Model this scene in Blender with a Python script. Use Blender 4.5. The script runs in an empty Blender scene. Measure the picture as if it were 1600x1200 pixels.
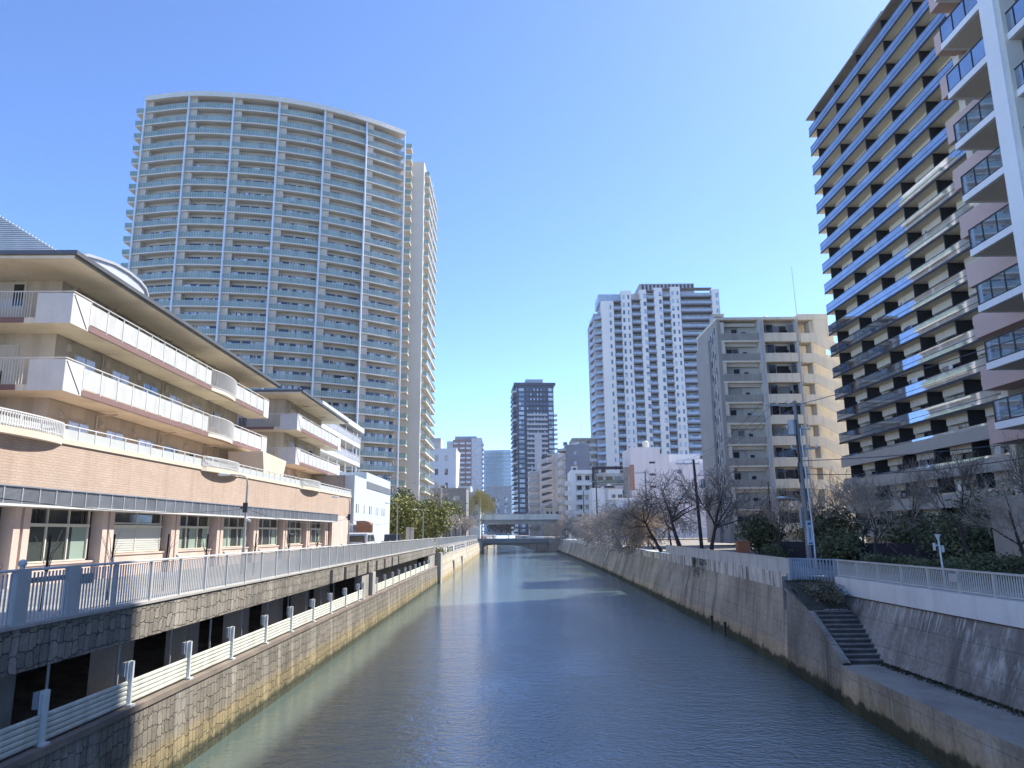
import bpy, math, random
from mathutils import Matrix, Vector
R=math.radians
scn=bpy.context.scene
# ------------------------------------------------------------ camera
F_PX=1140.0; EYE=Vector((0,0,1.8))
PITCH=math.atan(232/1140); ROLL=math.atan(50/5602.)
_fw=Vector((0,math.cos(PITCH),math.sin(PITCH))); _r0=Vector((1,0,0)); _u0=Vector((0,-math.sin(PITCH),math.cos(PITCH)))
CR=_r0*math.cos(ROLL)-_u0*math.sin(ROLL); CU=_u0*math.cos(ROLL)+_r0*math.sin(ROLL)
cam=bpy.data.objects.new('camera',bpy.data.cameras.new('camera')); scn.collection.objects.link(cam)
cam.data.sensor_width=36; cam.data.lens=F_PX/1600*36; cam.data.clip_start=.1; cam.data.clip_end=8000
M=Matrix.Identity(4)
for i in range(3): M[i][0]=CR[i]; M[i][1]=CU[i]; M[i][2]=-_fw[i]; M[i][3]=EYE[i]
cam.matrix_world=M; scn.camera=cam
def _ray(x,y): return _fw+CR*((x-800)/F_PX)-CU*((y-600)/F_PX)
def atY(x,y,Y): d=_ray(x,y); return EYE+d*(Y/d.y)
def atX(x,y,X): d=_ray(x,y); return EYE+d*(X/d.x)
def XP(px,Y,py=760): return atY(px,py,Y).x
def ZP(py,Y,px=900): return atY(px,py,Y).z
# ------------------------------------------------------------ light
SUN_AZ=R(30)   # from +X towards +Y
SUN_EL=R(48)
w=bpy.data.worlds.new('World'); scn.world=w; w.use_nodes=True
nt=w.node_tree; bg=nt.nodes['Background']; sky=nt.nodes.new('ShaderNodeTexSky')
sky.sky_type='NISHITA'; sky.sun_disc=False; sky.sun_elevation=SUN_EL; sky.sun_rotation=math.pi/2-SUN_AZ
sky.altitude=50; sky.air_density=.33; sky.dust_density=.2; sky.ozone_density=6.5
nt.links.new(sky.outputs[0],bg.inputs[0]); bg.inputs[1].default_value=.15
sl=bpy.data.lights.new('sun','SUN'); sl.energy=2.1; sl.angle=R(.53); sl.color=(1,.95,.86)
so=bpy.data.objects.new('sun',sl); scn.collection.objects.link(so)
sd=Vector((math.cos(SUN_EL)*math.cos(SUN_AZ),math.cos(SUN_EL)*math.sin(SUN_AZ),math.sin(SUN_EL)))
so.rotation_euler=sd.to_track_quat('Z','Y').to_euler(); so.location=(200,100,200)
scn.view_settings.view_transform='Standard'; scn.view_settings.look='None'; scn.view_settings.exposure=2.08; scn.view_settings.gamma=1
scn.cycles.max_bounces=6; scn.cycles.transparent_max_bounces=12; scn.cycles.caustics_reflective=False; scn.cycles.caustics_refractive=False
# ------------------------------------------------------------ helpers
COL=scn.collection
class MB:
    def __init__(s): s.v=[]; s.f=[]; s.m=[]
    def box(s,x0,x1,y0,y1,z0,z1,m=0):
        if x0>x1:x0,x1=x1,x0
        if y0>y1:y0,y1=y1,y0
        if z0>z1:z0,z1=z1,z0
        n=len(s.v); s.v+=[(x0,y0,z0),(x1,y0,z0),(x1,y1,z0),(x0,y1,z0),(x0,y0,z1),(x1,y0,z1),(x1,y1,z1),(x0,y1,z1)]
        s.f+=[(n,n+3,n+2,n+1),(n+4,n+5,n+6,n+7),(n,n+1,n+5,n+4),(n+1,n+2,n+6,n+5),(n+2,n+3,n+7,n+6),(n+3,n,n+4,n+7)]; s.m+=[m]*6; return s
    def face(s,pts,m=0):
        n=len(s.v); s.v+=[tuple(p) for p in pts]; s.f.append(tuple(range(n,n+len(pts)))); s.m.append(m); return s
    def prism(s,poly,z0,z1,m=0):      # poly in xy, extruded in z
        k=len(poly); n=len(s.v); s.v+=[(p[0],p[1],z0) for p in poly]+[(p[0],p[1],z1) for p in poly]
        s.f.append(tuple(range(n+k-1,n-1,-1))); s.f.append(tuple(range(n+k,n+2*k)))
        for i in range(k): j=(i+1)%k; s.f.append((n+i,n+j,n+k+j,n+k+i))
        s.m+=[m]*(k+2); return s
    def vprism(s,poly,y0,y1,m=0):     # poly in xz, extruded in y
        k=len(poly); n=len(s.v); s.v+=[(p[0],y0,p[1]) for p in poly]+[(p[0],y1,p[1]) for p in poly]
        s.f.append(tuple(range(n,n+k))); s.f.append(tuple(range(n+2*k-1,n+k-1,-1)))
        for i in range(k): j=(i+1)%k; s.f.append((n+j,n+i,n+k+i,n+k+j))
        s.m+=[m]*(k+2); return s
    def strip(s,rows,m=0):            # rows: list of equal-length point lists -> quads
        n=len(s.v); k=len(rows[0])
        for r in rows: s.v+=[tuple(p) for p in r]
        for i in range(len(rows)-1):
            for j in range(k-1):
                a=n+i*k+j; s.f.append((a,a+1,a+k+1,a+k)); s.m.append(m)
        return s
    def beam(s,path,prof,m=0):        # prof: (offset to the right of the path, z) closed loop swept along xy path
        k=len(prof); n=len(s.v)
        for i,p in enumerate(path):
            a=path[max(0,i-1)]; b=path[min(len(path)-1,i+1)]
            d=Vector((b[0]-a[0],b[1]-a[1])).normalized(); r=(d.y,-d.x); z=p[2] if len(p)>2 else 0
            s.v+=[(p[0]+r[0]*o,p[1]+r[1]*o,z+h) for o,h in prof]
        for i in range(len(path)-1):
            for j in range(k):
                a=n+i*k+j; b=n+i*k+(j+1)%k; s.f.append((a,b,b+k,a+k)); s.m.append(m)
        s.f.append(tuple(range(n+k-1,n-1,-1))); e=n+(len(path)-1)*k; s.f.append(tuple(range(e,e+k))); s.m+=[m]*2; return s
    def tube(s,pts,rad,n=6,m=0,cap=True):
        pts=[Vector(p) for p in pts]
        if not hasattr(rad,'__len__'): rad=[rad]*len(pts)
        b=len(s.v)
        for i,p in enumerate(pts):
            d=(pts[min(len(pts)-1,i+1)]-pts[max(0,i-1)]).normalized()
            a=d.cross(Vector((0,0,1))); 
            if a.length<.05: a=d.cross(Vector((1,0,0)))
            a.normalize(); c=d.cross(a)
            for k in range(n):
                t=2*math.pi*k/n; q=p+(a*math.cos(t)+c*math.sin(t))*rad[i]; s.v.append((q.x,q.y,q.z))
        for i in range(len(pts)-1):
            for k in range(n):
                a_=b+i*n+k; b_=b+i*n+(k+1)%n; s.f.append((a_,b_,b_+n,a_+n)); s.m.append(m)
        if cap:
            s.f.append(tuple(range(b+n-1,b-1,-1))); e=b+(len(pts)-1)*n; s.f.append(tuple(range(e,e+n))); s.m+=[m]*2
        return s
    def ball(s,c,r,n=8,k=6,m=0,sz=1):
        rows=[]
        for i in range(k+1):
            t=math.pi*i/k; rr=max(1e-4,math.sin(t))*r
            rows.append([(c[0]+rr*math.cos(2*math.pi*j/n),c[1]+rr*math.sin(2*math.pi*j/n),c[2]-math.cos(t)*r*sz) for j in range(n+1)])
        return s.strip(rows,m)
    def add(s,o):
        n=len(s.v); s.v+=o.v; s.f+=[tuple(i+n for i in f) for f in o.f]; s.m+=o.m; return s
    def build(s,name,mats,parent=None,smooth=False):
        me=bpy.data.meshes.new(name); me.from_pydata(s.v,[],s.f)
        if not isinstance(mats,(list,tuple)): mats=[mats]
        for a in mats: me.materials.append(a)
        if len(mats)>1: me.polygons.foreach_set('material_index',s.m)
        if smooth: me.polygons.foreach_set('use_smooth',[True]*len(me.polygons))
        me.update(); o=bpy.data.objects.new(name,me); COL.objects.link(o)
        if parent: o.parent=parent
        return o
def tag(o,label=None,cat=None,group=None,kind=None):
    for k,v in (('label',label),('category',cat),('group',group),('kind',kind)):
        if v: o[k]=v
    return o
def thing(name,label,cat,loc=(0,0,0),rz=0,group=None):
    o=bpy.data.objects.new(name,None); COL.objects.link(o); o.empty_display_size=.1
    o.location=loc; o.rotation_euler=(0,0,rz); return tag(o,label,cat,group)
def pieces(name,items,mats,parent):
    return [q.build(name,mats,parent) for q in items]
def capped(name,items,parent,mats,cap=100,kids=None):
    """items: list of MB; the nearest `cap` become parts, the rest one stuff part"""
    c,s_=math.cos(parent.rotation_euler.z),math.sin(parent.rotation_euler.z); L=parent.location
    def dist(mb):
        v=mb.v[0]; p=Vector((L.x+c*v[0]-s_*v[1],L.y+s_*v[0]+c*v[1],L.z+v[2])); return (p-EYE).length
    items=sorted(items,key=dist); out=[]
    for mb in items[:cap]: out.append(mb.build(name,mats,parent))
    if items[cap:]:
        r=MB()
        for mb in items[cap:]: r.add(mb)
        o=r.build(name,mats,parent); o['kind']='stuff'
    return out
def copy_tree(o,parent=None):
    c=o.copy(); COL.objects.link(c); c.parent=parent
    for ch in [x for x in o.children]: copy_tree(ch,c)
    return c
rnd=random.Random(7)
# ------------------------------------------------------------ materials
def N(nt,t,**k):
    n=nt.nodes.new('ShaderNode'+t)
    for a,b in k.items(): setattr(n,a,b)
    return n
def mapped(nt,scale,rot=(0,0,0),src='Object'):
    tc=N(nt,'TexCoord'); mp=N(nt,'Mapping'); mp.inputs['Scale'].default_value=scale; mp.inputs['Rotation'].default_value=rot
    nt.links.new(tc.outputs[src],mp.inputs[0]); return mp.outputs[0]
def ramp(nt,fac,stops,interp='LINEAR'):
    r=N(nt,'ValToRGB'); r.color_ramp.interpolation=interp
    e=r.color_ramp.elements
    while len(e)<len(stops): e.new(.5)
    for el,(p,c) in zip(e,stops): el.position=p; el.color=tuple(c)+(1,) if len(c)==3 else c
    nt.links.new(fac,r.inputs[0]); return r.outputs[0]
def mix(nt,fac,a,b,mode='MIX'):
    m=N(nt,'Mix',data_type='RGBA',blend_type=mode)
    for i,v in ((0,fac),(6,a),(7,b)):
        if hasattr(v,'links') or hasattr(v,'is_linked'): nt.links.new(v,m.inputs[i])
        elif isinstance(v,(int,float)): m.inputs[i].default_value=v
        else: m.inputs[i].default_value=tuple(v)+(1,)
    return m.outputs[2]
def noise(nt,vec,scale=1,detail=4,rough=.55):
    n=N(nt,'TexNoise'); n.inputs['Scale'].default_value=scale; n.inputs['Detail'].default_value=detail; n.inputs['Roughness'].default_value=rough
    nt.links.new(vec,n.inputs['Vector']); return n.outputs[0]
MATS={}
def mat(name,col,rough=.8,var=.12,sc=.6,fine=0,streak=None,streak_amt=.5,streak_sc=1.2,bump=0,metal=0,spec=.4,extra=None):
    m=bpy.data.materials.new(name); m.use_nodes=True; nt=m.node_tree; p=nt.nodes['Principled BSDF']
    p.inputs['Roughness'].default_value=rough; p.inputs['Metallic'].default_value=metal; p.inputs['Specular IOR Level'].default_value=spec
    n1=noise(nt,mapped(nt,(sc,sc,sc)),1,5)
    lo=[max(0,c*(1-var*1.6)) for c in col]; hi=[min(1,c*(1+var*1.6)) for c in col]
    c=ramp(nt,n1,[(.25,lo),(.75,hi)])
    if fine:
        n2=noise(nt,mapped(nt,(sc*25,)*3),1,3); c=mix(nt,1.0,c,ramp(nt,n2,[(.3,(1-fine,)*3),(.7,(1+fine*.3,)*3)]),'MULTIPLY')
    if streak:
        n3=noise(nt,mapped(nt,(streak_sc,streak_sc,streak_sc*.05)),1,4,.6)
        f=ramp(nt,n3,[(.48,(0,0,0)),(.66,(streak_amt,)*3)]); c=mix(nt,f,c,streak)
    if extra: c=extra(nt,c,p)
    nt.links.new(c,p.inputs['Base Color'])
    if bump:
        b=N(nt,'Bump'); b.inputs['Strength'].default_value=bump; b.inputs['Distance'].default_value=.03
        nt.links.new(noise(nt,mapped(nt,(6,)*3),1,5),b.inputs['Height']); nt.links.new(b.outputs[0],p.inputs['Normal'])
    MATS[name]=m; return m
def glassmat(name,tint,fac,rough=.03,body=(.1,.12,.12),trans=(.6,.7,.68)):
    """half see-through pane: `fac` reflecting body, rest lets light through"""
    m=bpy.data.materials.new(name); m.use_nodes=True; nt=m.node_tree; nt.nodes.remove(nt.nodes['Principled BSDF'])
    out=nt.nodes['Material Output']; t=N(nt,'BsdfTransparent'); t.inputs[0].default_value=tuple(trans)+(1,)
    p=N(nt,'BsdfPrincipled'); p.inputs['Base Color'].default_value=tuple(body)+(1,); p.inputs['Roughness'].default_value=rough
    p.inputs['Metallic'].default_value=tint; mx=N(nt,'MixShader')
    v=noise(nt,mapped(nt,(.7,.7,.7)),1,2); f=ramp(nt,v,[(.3,(fac*.85,)*3),(.7,(min(1,fac*1.12),)*3)])
    nt.links.new(f,mx.inputs[0]); nt.links.new(t.outputs[0],mx.inputs[1]); nt.links.new(p.outputs[0],mx.inputs[2]); nt.links.new(mx.outputs[0],out.inputs[0])
    return m
def paneM(name,dark=(.03,.035,.04),cur=(.45,.45,.42),amt=.5,sx=.8,sz=.33,rough=.06):
    """window pane: dark room behind, some panes with pale curtains drawn (per cell random)"""
    def ex(nt,c,p):
        v=mapped(nt,(sx,sx,sz)); fl=N(nt,'VectorMath',operation='FLOOR'); nt.links.new(v,fl.inputs[0])
        wn=N(nt,'TexWhiteNoise',noise_dimensions='3D'); nt.links.new(fl.outputs[0],wn.inputs['Vector'])
        return mix(nt,ramp(nt,wn.outputs[0],[(0,(0,0,0)),(1-amt,(0,0,0)),(1-amt+.02,(.8,.8,.8)),(1,(1,1,1))]),dark,cur)
    return mat(name,dark,rough,0,1,extra=ex,spec=.8)
# base set
CON=mat('concrete',(.34,.32,.29),.9,.18,.5,.15,(.14,.13,.12),.6,1.0,.2)
CONL=mat('pale_concrete',(.42,.40,.37),.9,.12,.5,.12,(.25,.23,.2),.4,1.0,.15)
WHITE=mat('white_paint',(.62,.62,.605),.5,.05,1,.05,(.5,.48,.44),.25,2)
GREYM=mat('grey_metal',(.42,.43,.44),.45,.06,1,.05,metal=.2)
DARKM=mat('dark_metal',(.035,.035,.04),.4,.1,1)
BLACK=mat('black_void',(.012,.012,.012),.9,.1,1)
CITY=mat('bounce_ground',(.30,.285,.26),.95,.15,.8,.3)  # ground made pale to bounce extra sunlight up onto the shaded facades
ASPH=mat('asphalt',(.06,.06,.06),.95,.15,.8,.3)
PANE=paneM('window_pane'); PANEL=paneM('window_pane_curtained',amt=.75,cur=(.6,.58,.52))
PANEB=paneM('window_pane_blue',(.09,.125,.16),(.42,.48,.54),.4)
# ============================================================ ground and water
def xl(Y): return -9.95-.0065*max(0,Y-20)          # left quay line (fence)
def xlw(Y): return -9.6-.006*max(0,Y-20)           # left water line
RW=[(-60,12.2),(22,12.3),(30,12.75),(37,13.1),(46,13.5),(55,13.8),(90,14.5),(127,15),(180,15.3),(257,15.2),(330,13),(420,9),(600,0)]
RQ=[(-60,15),(22,15),(60,15.1),(77,15.6),(127,17),(180,17.3),(257,17),(330,15),(420,11),(600,2)]
def interp(T,Y):
    for (a,b),(c,d) in zip(T,T[1:]):
        if Y<=c: return b+(d-b)*(Y-a)/(c-a)
    return T[-1][1]
def xr(Y): return interp(RQ,Y)
def xrw(Y): return interp(RW,Y)
WZ=-4.8
def watermat():
    m=bpy.data.materials.new('river_water'); m.use_nodes=True; nt=m.node_tree; p=nt.nodes['Principled BSDF']
    v=mapped(nt,(1,1,1)); sx=N(nt,'SeparateXYZ'); nt.links.new(v,sx.inputs[0])
    n=noise(nt,mapped(nt,(.05,.03,1)),1,3)
    nt.links.new(ramp(nt,n,[(.3,(.085,.122,.112)),(.7,(.118,.165,.150))]),p.inputs['Base Color'])
    p.inputs['Roughness'].default_value=.04; p.inputs['IOR'].default_value=1.8; p.inputs['Specular IOR Level'].default_value=1.0
    a=noise(nt,mapped(nt,(1.3,2.3,1),(0,0,.35)),1,4,.6); b=noise(nt,mapped(nt,(4.5,6,1),(0,0,-.5)),1,3,.65); c=noise(nt,mapped(nt,(.3,.6,1),(0,0,.15)),1,2)
    # calmer beside the left bank and in drifting patches
    cal=N(nt,'MapRange'); cal.inputs[1].default_value=-8; cal.inputs[2].default_value=3; cal.inputs[3].default_value=.12; cal.inputs[4].default_value=1.0; nt.links.new(sx.outputs[0],cal.inputs[0])
    pat=noise(nt,mapped(nt,(.12,.05,1)),1,3); pr=N(nt,'MapRange'); pr.inputs[1].default_value=.35; pr.inputs[2].default_value=.65; pr.inputs[3].default_value=.45; pr.inputs[4].default_value=1.1; nt.links.new(pat,pr.inputs[0])
    mu=N(nt,'Math',operation='MULTIPLY'); nt.links.new(cal.outputs[0],mu.inputs[0]); nt.links.new(pr.outputs[0],mu.inputs[1])
    def bump(h,dist,prev=None,strength=None):
        q=N(nt,'Bump'); q.inputs['Distance'].default_value=dist; q.inputs['Strength'].default_value=1
        nt.links.new(h,q.inputs['Height'])
        if strength is not None: nt.links.new(strength,q.inputs['Strength'])
        if prev is not None: nt.links.new(prev,q.inputs['Normal'])
        return q.outputs[0]
    q=bump(c,.04); q=bump(a,.042,q); q=bump(b,.10,q,mu.outputs[0])
    nt.links.new(q,p.inputs['Normal']); return m
ys=[-60,0,10,20,30,40,55,75,100,130,170,210,257,300,360,420,600,900]
wmb=MB(); wmb.strip([[(-30,y,WZ),(25,y,WZ)] for y in ys])
tag(wmb.build('river_water',watermat()),kind='structure')
g=MB().strip([[(-900,y,0),(xl(y)-.02,y,0)] for y in ys if y<=600]); tag(g.build('ground',CITY),kind='structure')
GR=mat('soil_ground',(.27,.235,.19),.95,.25,.6,.3)  # soil tone raised so the right bank bounces more light
g=MB().strip([[(xr(y)+.3,y,-.42),(900,y,-.42)] for y in ys if y<=600]); tag(g.build('ground',GR),kind='structure')
g=MB().box(-3000,3000,600,5000,-.6,-.02); tag(g.build('far_ground',CITY),kind='structure')
PAVE=mat('path_paving',(.36,.34,.31),.9,.12,.8,.2)
g=MB().strip([[(xl(y)-.03,y,.012),(xl(y)-.03-2.6,y,.012)][::-1] for y in ys if y<=257]); tag(g.build('riverside_path',PAVE),kind='structure')
g=MB().strip([[(xr(y)+.3,y,-.40),(xr(y)+2.4,y,-.40)] for y in ys if y<=257]); tag(g.build('riverside_path',PAVE),kind='structure')

# stone walls (masonry pattern stays in the material)
def stonemat(name,c1,c2,mortar,tide=False,bw=.34,bh=.5):
    m=bpy.data.materials.new(name); m.use_nodes=True; nt=m.node_tree; p=nt.nodes['Principled BSDF']; p.inputs['Roughness'].default_value=.92
    tc=N(nt,'TexCoord'); s=N(nt,'SeparateXYZ'); nt.links.new(tc.outputs['Object'],s.inputs[0])
    cb=N(nt,'CombineXYZ'); nt.links.new(s.outputs[1],cb.inputs[0]); nt.links.new(s.outputs[2],cb.inputs[1])
    nz=N(nt,'TexNoise'); nz.inputs['Scale'].default_value=2.3; nz.inputs['Detail'].default_value=3; nt.links.new(tc.outputs['Object'],nz.inputs['Vector'])
    sub=N(nt,'VectorMath',operation='MULTIPLY_ADD'); nt.links.new(nz.outputs['Color'],sub.inputs[0]); sub.inputs[1].default_value=(.07,.07,0); nt.links.new(cb.outputs[0],sub.inputs[2])
    sc_=N(nt,'VectorMath',operation='MULTIPLY'); nt.links.new(sub.outputs[0],sc_.inputs[0]); sc_.inputs[1].default_value=(3.9,2.9,0)
    vs=[]
    for ft in ('F1','F2'):
        vo=N(nt,'TexVoronoi',feature=ft,distance='CHEBYCHEV',voronoi_dimensions='2D'); vo.inputs['Scale'].default_value=1; vo.inputs['Randomness'].default_value=.5; nt.links.new(sc_.outputs[0],vo.inputs['Vector']); vs.append(vo)
    df=N(nt,'Math',operation='SUBTRACT'); nt.links.new(vs[1].outputs['Distance'],df.inputs[0]); nt.links.new(vs[0].outputs['Distance'],df.inputs[1])
    br=N(nt,'MapRange'); br.inputs[1].default_value=.01; br.inputs[2].default_value=.085; nt.links.new(df.outputs[0],br.inputs[0])
    sp=N(nt,'SeparateColor'); nt.links.new(vs[0].outputs['Color'],sp.inputs[0])
    c=mix(nt,br.outputs[0],mortar,ramp(nt,sp.outputs[0],[(.1,c2),(.9,c1)]))
    n1=noise(nt,tc.outputs['Object'],.5,4); c=mix(nt,1.0,c,ramp(nt,n1,[(.3,(.72,)*3),(.7,(1.15,)*3)]),'MULTIPLY')
    n2=noise(nt,tc.outputs['Object'],14,3); c=mix(nt,1.0,c,ramp(nt,n2,[(.3,(.75,)*3),(.7,(1.1,)*3)]),'MULTIPLY')
    n3=noise(nt,mapped(nt,(1.5,1.5,.1)),1,4); c=mix(nt,ramp(nt,n3,[(.5,(0,0,0)),(.75,(.55,)*3)]),c,(.5,.47,.42))
    if tide:
        nn=noise(nt,mapped(nt,(2,2,2)),1,4); a=N(nt,'Math',operation='MULTIPLY_ADD'); nt.links.new(nn,a.inputs[0]); a.inputs[1].default_value=.5; nt.links.new(s.outputs[2],a.inputs[2])
        mr=N(nt,'MapRange'); mr.inputs[1].default_value=-5.0; mr.inputs[2].default_value=-2.4; nt.links.new(a.outputs[0],mr.inputs[0])
        tcol=ramp(nt,mr.outputs[0],[(.0,(.22,.27,.17)),(.29,(.25,.28,.16)),(.34,(1.05,.95,.6)),(.5,(1.25,1.1,.72)),(.62,(1,.97,.9)),(1,(1,1,1))])
        c=mix(nt,1.0,c,tcol,'MULTIPLY')
    nt.links.new(c,p.inputs['Base Color'])
    b=N(nt,'Bump'); b.inputs['Strength'].default_value=.9; b.inputs['Distance'].default_value=.05; nt.links.new(br.outputs[0],b.inputs['Height'])
    b2=N(nt,'Bump'); b2.inputs['Strength'].default_value=.5; b2.inputs['Distance'].default_value=.03; nt.links.new(n2,b2.inputs['Height']); nt.links.new(b.outputs[0],b2.inputs['Normal'])
    nt.links.new(b2.outputs[0],p.inputs['Normal']); return m
STONE=stonemat('masonry',(.28,.25,.205),(.19,.172,.145),(.07,.062,.055))
STONET=stonemat('tidal_masonry',(.25,.222,.18),(.175,.157,.132),(.07,.06,.05),True)
TERRA=mat('ledge_concrete',(.23,.19,.155),.9,.2,.9,.2)
lw=thing('quay_wall','long stone clad quay wall with an open gallery under the left walkway','retaining wall')
YL=[-25,0,8,12,16,20,25,30,36,42,50,60,70,80,90,100]
f=MB()
def fasc(y):
    zb=-.86 if y<58 else -.86
    return [(xl(y)+.06,y,0.0),(xl(y)+.06,y,zb)]
f.strip([fasc(y) for y in YL]); f.strip([[(xl(y)-.3,y,0.004),(xl(y)+.06,y,.004)] for y in YL]); f.strip([[(xl(y)+.06,y,-.86),(xl(y)-.5,y,-.86)] for y in YL]); f.strip([[(xl(y)-.5,y,-.86),(xl(y)-.5,y,-.3)] for y in YL])
f.build('fascia',STONE,lw)
cp=MB().beam([(xl(y)+.05,y) for y in YL],[(-.3,.006),(.06,.006),(.06,.07),(-.3,.07)]); cp.build('coping',CONL,lw)
sf=MB().strip([[(xl(y)-.5,y,-.3),(xl(y)-7,y,-.3)] for y in YL]); sf.build('soffit',CON,lw)
lwm=MB(); lwm.strip([[(xlw(y)-.12,y,-2.47),(xlw(y)+.0,y,-5.2)] for y in YL]); lwm.build('lower_wall',STONET,lw)
ld=MB().beam([(xlw(y)-.1,y) for y in YL],[(-.62,-2.6),(.04,-2.6),(.04,-2.45),(-.62,-2.45)]); ld.build('ledge',TERRA,lw)
fl=MB().strip([[(xlw(y)-.72,y,-2.9),(xl(y)-7,y,-2.9)] for y in YL]); fl.build('gallery_floor',CON,lw)
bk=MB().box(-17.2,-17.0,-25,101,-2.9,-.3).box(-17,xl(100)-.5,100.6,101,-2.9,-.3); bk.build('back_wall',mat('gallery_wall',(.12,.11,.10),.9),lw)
for y0,y1 in [(8.2,10.4),(12.4,14.4),(16.2,18.2),(21.4,23.6),(26,28.3),(31.1,33.4),(35.8,37.6),(40.5,42.3),(45.2,47),(59,60.5),(64,65.4),(69,70.4),(74,75.4),(79,80.4),(84,85.4),(89,90.4)]:
    x=xl(y0)-1.15; MB().box(x-.7,x,y0,y0+1.0,-2.9,-.3).build('pillar',CONL,lw)
for y0,y1 in [(50.6,53.8),(92.2,100.2)]:
    q=MB().beam([(xl(y)-.04,y) for y in (y0,y1)],[(-.5,-2.44),(0,-2.44),(0,-.3),(-.5,-.3)]); q.build('pier',CON,lw)
x=xl(53.8); MB().box(x-.25,x+.22,53.2,54.3,-2.43,-.87).build('pier',CONL,lw)
for y in (41.36,44.84,48.35,52.0,55.44,59.08,62.88,66.44):
    MB().box(xl(y)-.02,xl(y)+.08,y-.32,y+.32,-.84,-.14).build('weep_slot',BLACK,lw)
for k in range(12):   # drain pipes against the pillars, seen in the openings
    y=14.6+k*3.1; 
    if y<47: MB().tube([(xl(y)-.75,y,-2.9),(xl(y)-.75,y,-.3)],.035).build('drain_pipe',GREYM,lw)
# flood barrier: ribbed panels held by tall posts, each bay its own part
PAL=mat('barrier_panel',(.60,.61,.53),.7,.14,1.5,.15,(.4,.42,.3),.55,2.5)
WPOST=mat('galvanised_post',(.66,.68,.66),.45,.08,1,metal=.1)
def barrier(y0s,label):
    t=thing('flood_barrier',label,'flood barrier',group=None)
    for i,y in enumerate(y0s):
        x=xl(y)+.12
        q=MB().box(x-.06,x+.03,y-.03,y+.05,-2.44,-1.36).box(x-.1,x-.06,y-.1,y+.12,-2.44,-1.36).box(x-.02,x+.1,y-.12,y+.12,-2.46,-2.40); q.build('post',WPOST,t)
        MB().box(x-.2,x-.11,y-.16,y+.06,-1.72,-1.38).build('bracket',GREYM,t)
    for a,b in zip(y0s,y0s[1:]):
        q=MB(); 
        for k in range(5):
            z=-2.4+k*.115; x1=xl(a+.1)+.07; x2=xl(b-.1)+.07
            q.beam([(x1,a+.1),(x2,b-.1)],[(-.03,z),(.0,z),(.022,z+.03),(.022,z+.08),(.0,z+.108),(-.03,z+.108)])
        q.build('panel',PAL,t)
barrier([1.9,5.5,9.1,12.7,16.32,19.83,23.33,26.84,30.5,33.98,37.73,41.36,45.05,48.83,50.4],'pale ribbed flood barrier on the ledge under the near part of the left walkway')
barrier([54.6,55.61,59.29,63.16,66.79,70.86,74.49,78.51,82.41,86.71,90.77,92.2],'pale ribbed flood barrier beyond the grey pier under the far part of the walkway')
# far light wall
TAN=mat('tan_wall',(.50,.43,.32),.9,.12,.5,.12,(.62,.58,.5),.5,.9,.1,extra=None)
def panelled(nt,c,p):
    br=N(nt,'TexBrick'); tc=N(nt,'TexCoord'); s=N(nt,'SeparateXYZ'); nt.links.new(tc.outputs['Object'],s.inputs[0]); cb=N(nt,'CombineXYZ'); nt.links.new(s.outputs[1],cb.inputs[0]); nt.links.new(s.outputs[2],cb.inputs[1])
    nt.links.new(cb.outputs[0],br.inputs['Vector']); br.inputs['Scale'].default_value=1; br.inputs['Brick Width'].default_value=5; br.inputs['Row Height'].default_value=.9; br.inputs['Mortar Size'].default_value=.05; br.offset=.0
    for k,v in (('Color1',(1,1,1,1)),('Color2',(.88,.87,.85,1)),('Mortar',(.6,.57,.52,1))): br.inputs[k].default_value=v
    c=mix(nt,1.0,c,br.outputs[0],'MULTIPLY')
    mr=N(nt,'MapRange'); mr.inputs[1].default_value=-5; mr.inputs[2].default_value=-3.6; nt.links.new(s.outputs[2],mr.inputs[0])
    return mix(nt,1.0,c,ramp(nt,mr.outputs[0],[(0,(.45,.42,.3)),(.35,(.75,.66,.45)),(1,(1,1,1))]),'MULTIPLY')
TAN2=mat('tan_block_wall',(.50,.44,.34),.9,.12,.3,.12,(.6,.56,.48),.4,.9,extra=panelled)
tw=thing('embankment_wall','pale tan block embankment wall beyond the gallery on the left bank','retaining wall')
Y2=[100.3,105,115,130,150,180,210,243,300,400,600]
q=MB(); q.strip([[(xlw(y)-.15,y,-1.45),(xlw(y)+.3,y,-5.2)] for y in Y2]); q.face([(xlw(100.3)-.15,100.3,-1.45),(xlw(100.3)-2.5,100.3,-1.45),(xlw(100.3)-2.5,100.3,-5.2),(xlw(100.3)+.3,100.3,-5.2)]); q.build('wall_face',TAN2,tw)
MB().beam([(xlw(y)-.15,y) for y in Y2],[(-1.6,-1.46),(.04,-1.46),(.04,-1.30),(-1.6,-1.30)]).build('coping',CONL,tw)
MB().strip([[(xl(y)-.02,y,-1.3),(xl(y)-.02,y,0)] for y in Y2]).build('upper_wall',CON,tw)
q=MB().box(xlw(101)-.5,xlw(101)+.35,100.4,102.6,-5.2,-.75); q.build('pilaster',CONL,tw)
for y in (126,148): MB().box(xlw(y)-.1,xlw(y)+.34,y-.35,y+.35,-5.2,-2.7).build('buttress',CON,tw)
q=MB()
ws=thing('guard_rail','low rail with white notice boards along the tan wall top','railing')
for k,y in enumerate(range(106,242,5)): MB().tube([(xlw(y)-.3,y,-1.3),(xlw(y)-.3,y,-.35)],.05,5).build('post',WPOST if k%2 else DARKM,ws)
for z in (-.4,-.85): MB().tube([(xlw(y)-.3,y,z) for y in (106,140,180,240)],.04,5).build('rail',GREYM,ws)
for y in (112,116,131,165): MB().box(xlw(y)-.27,xlw(y)-.22,y-1.2,y+1.2,-1.1,-.35).build('notice_board',WHITE,ws)

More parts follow.
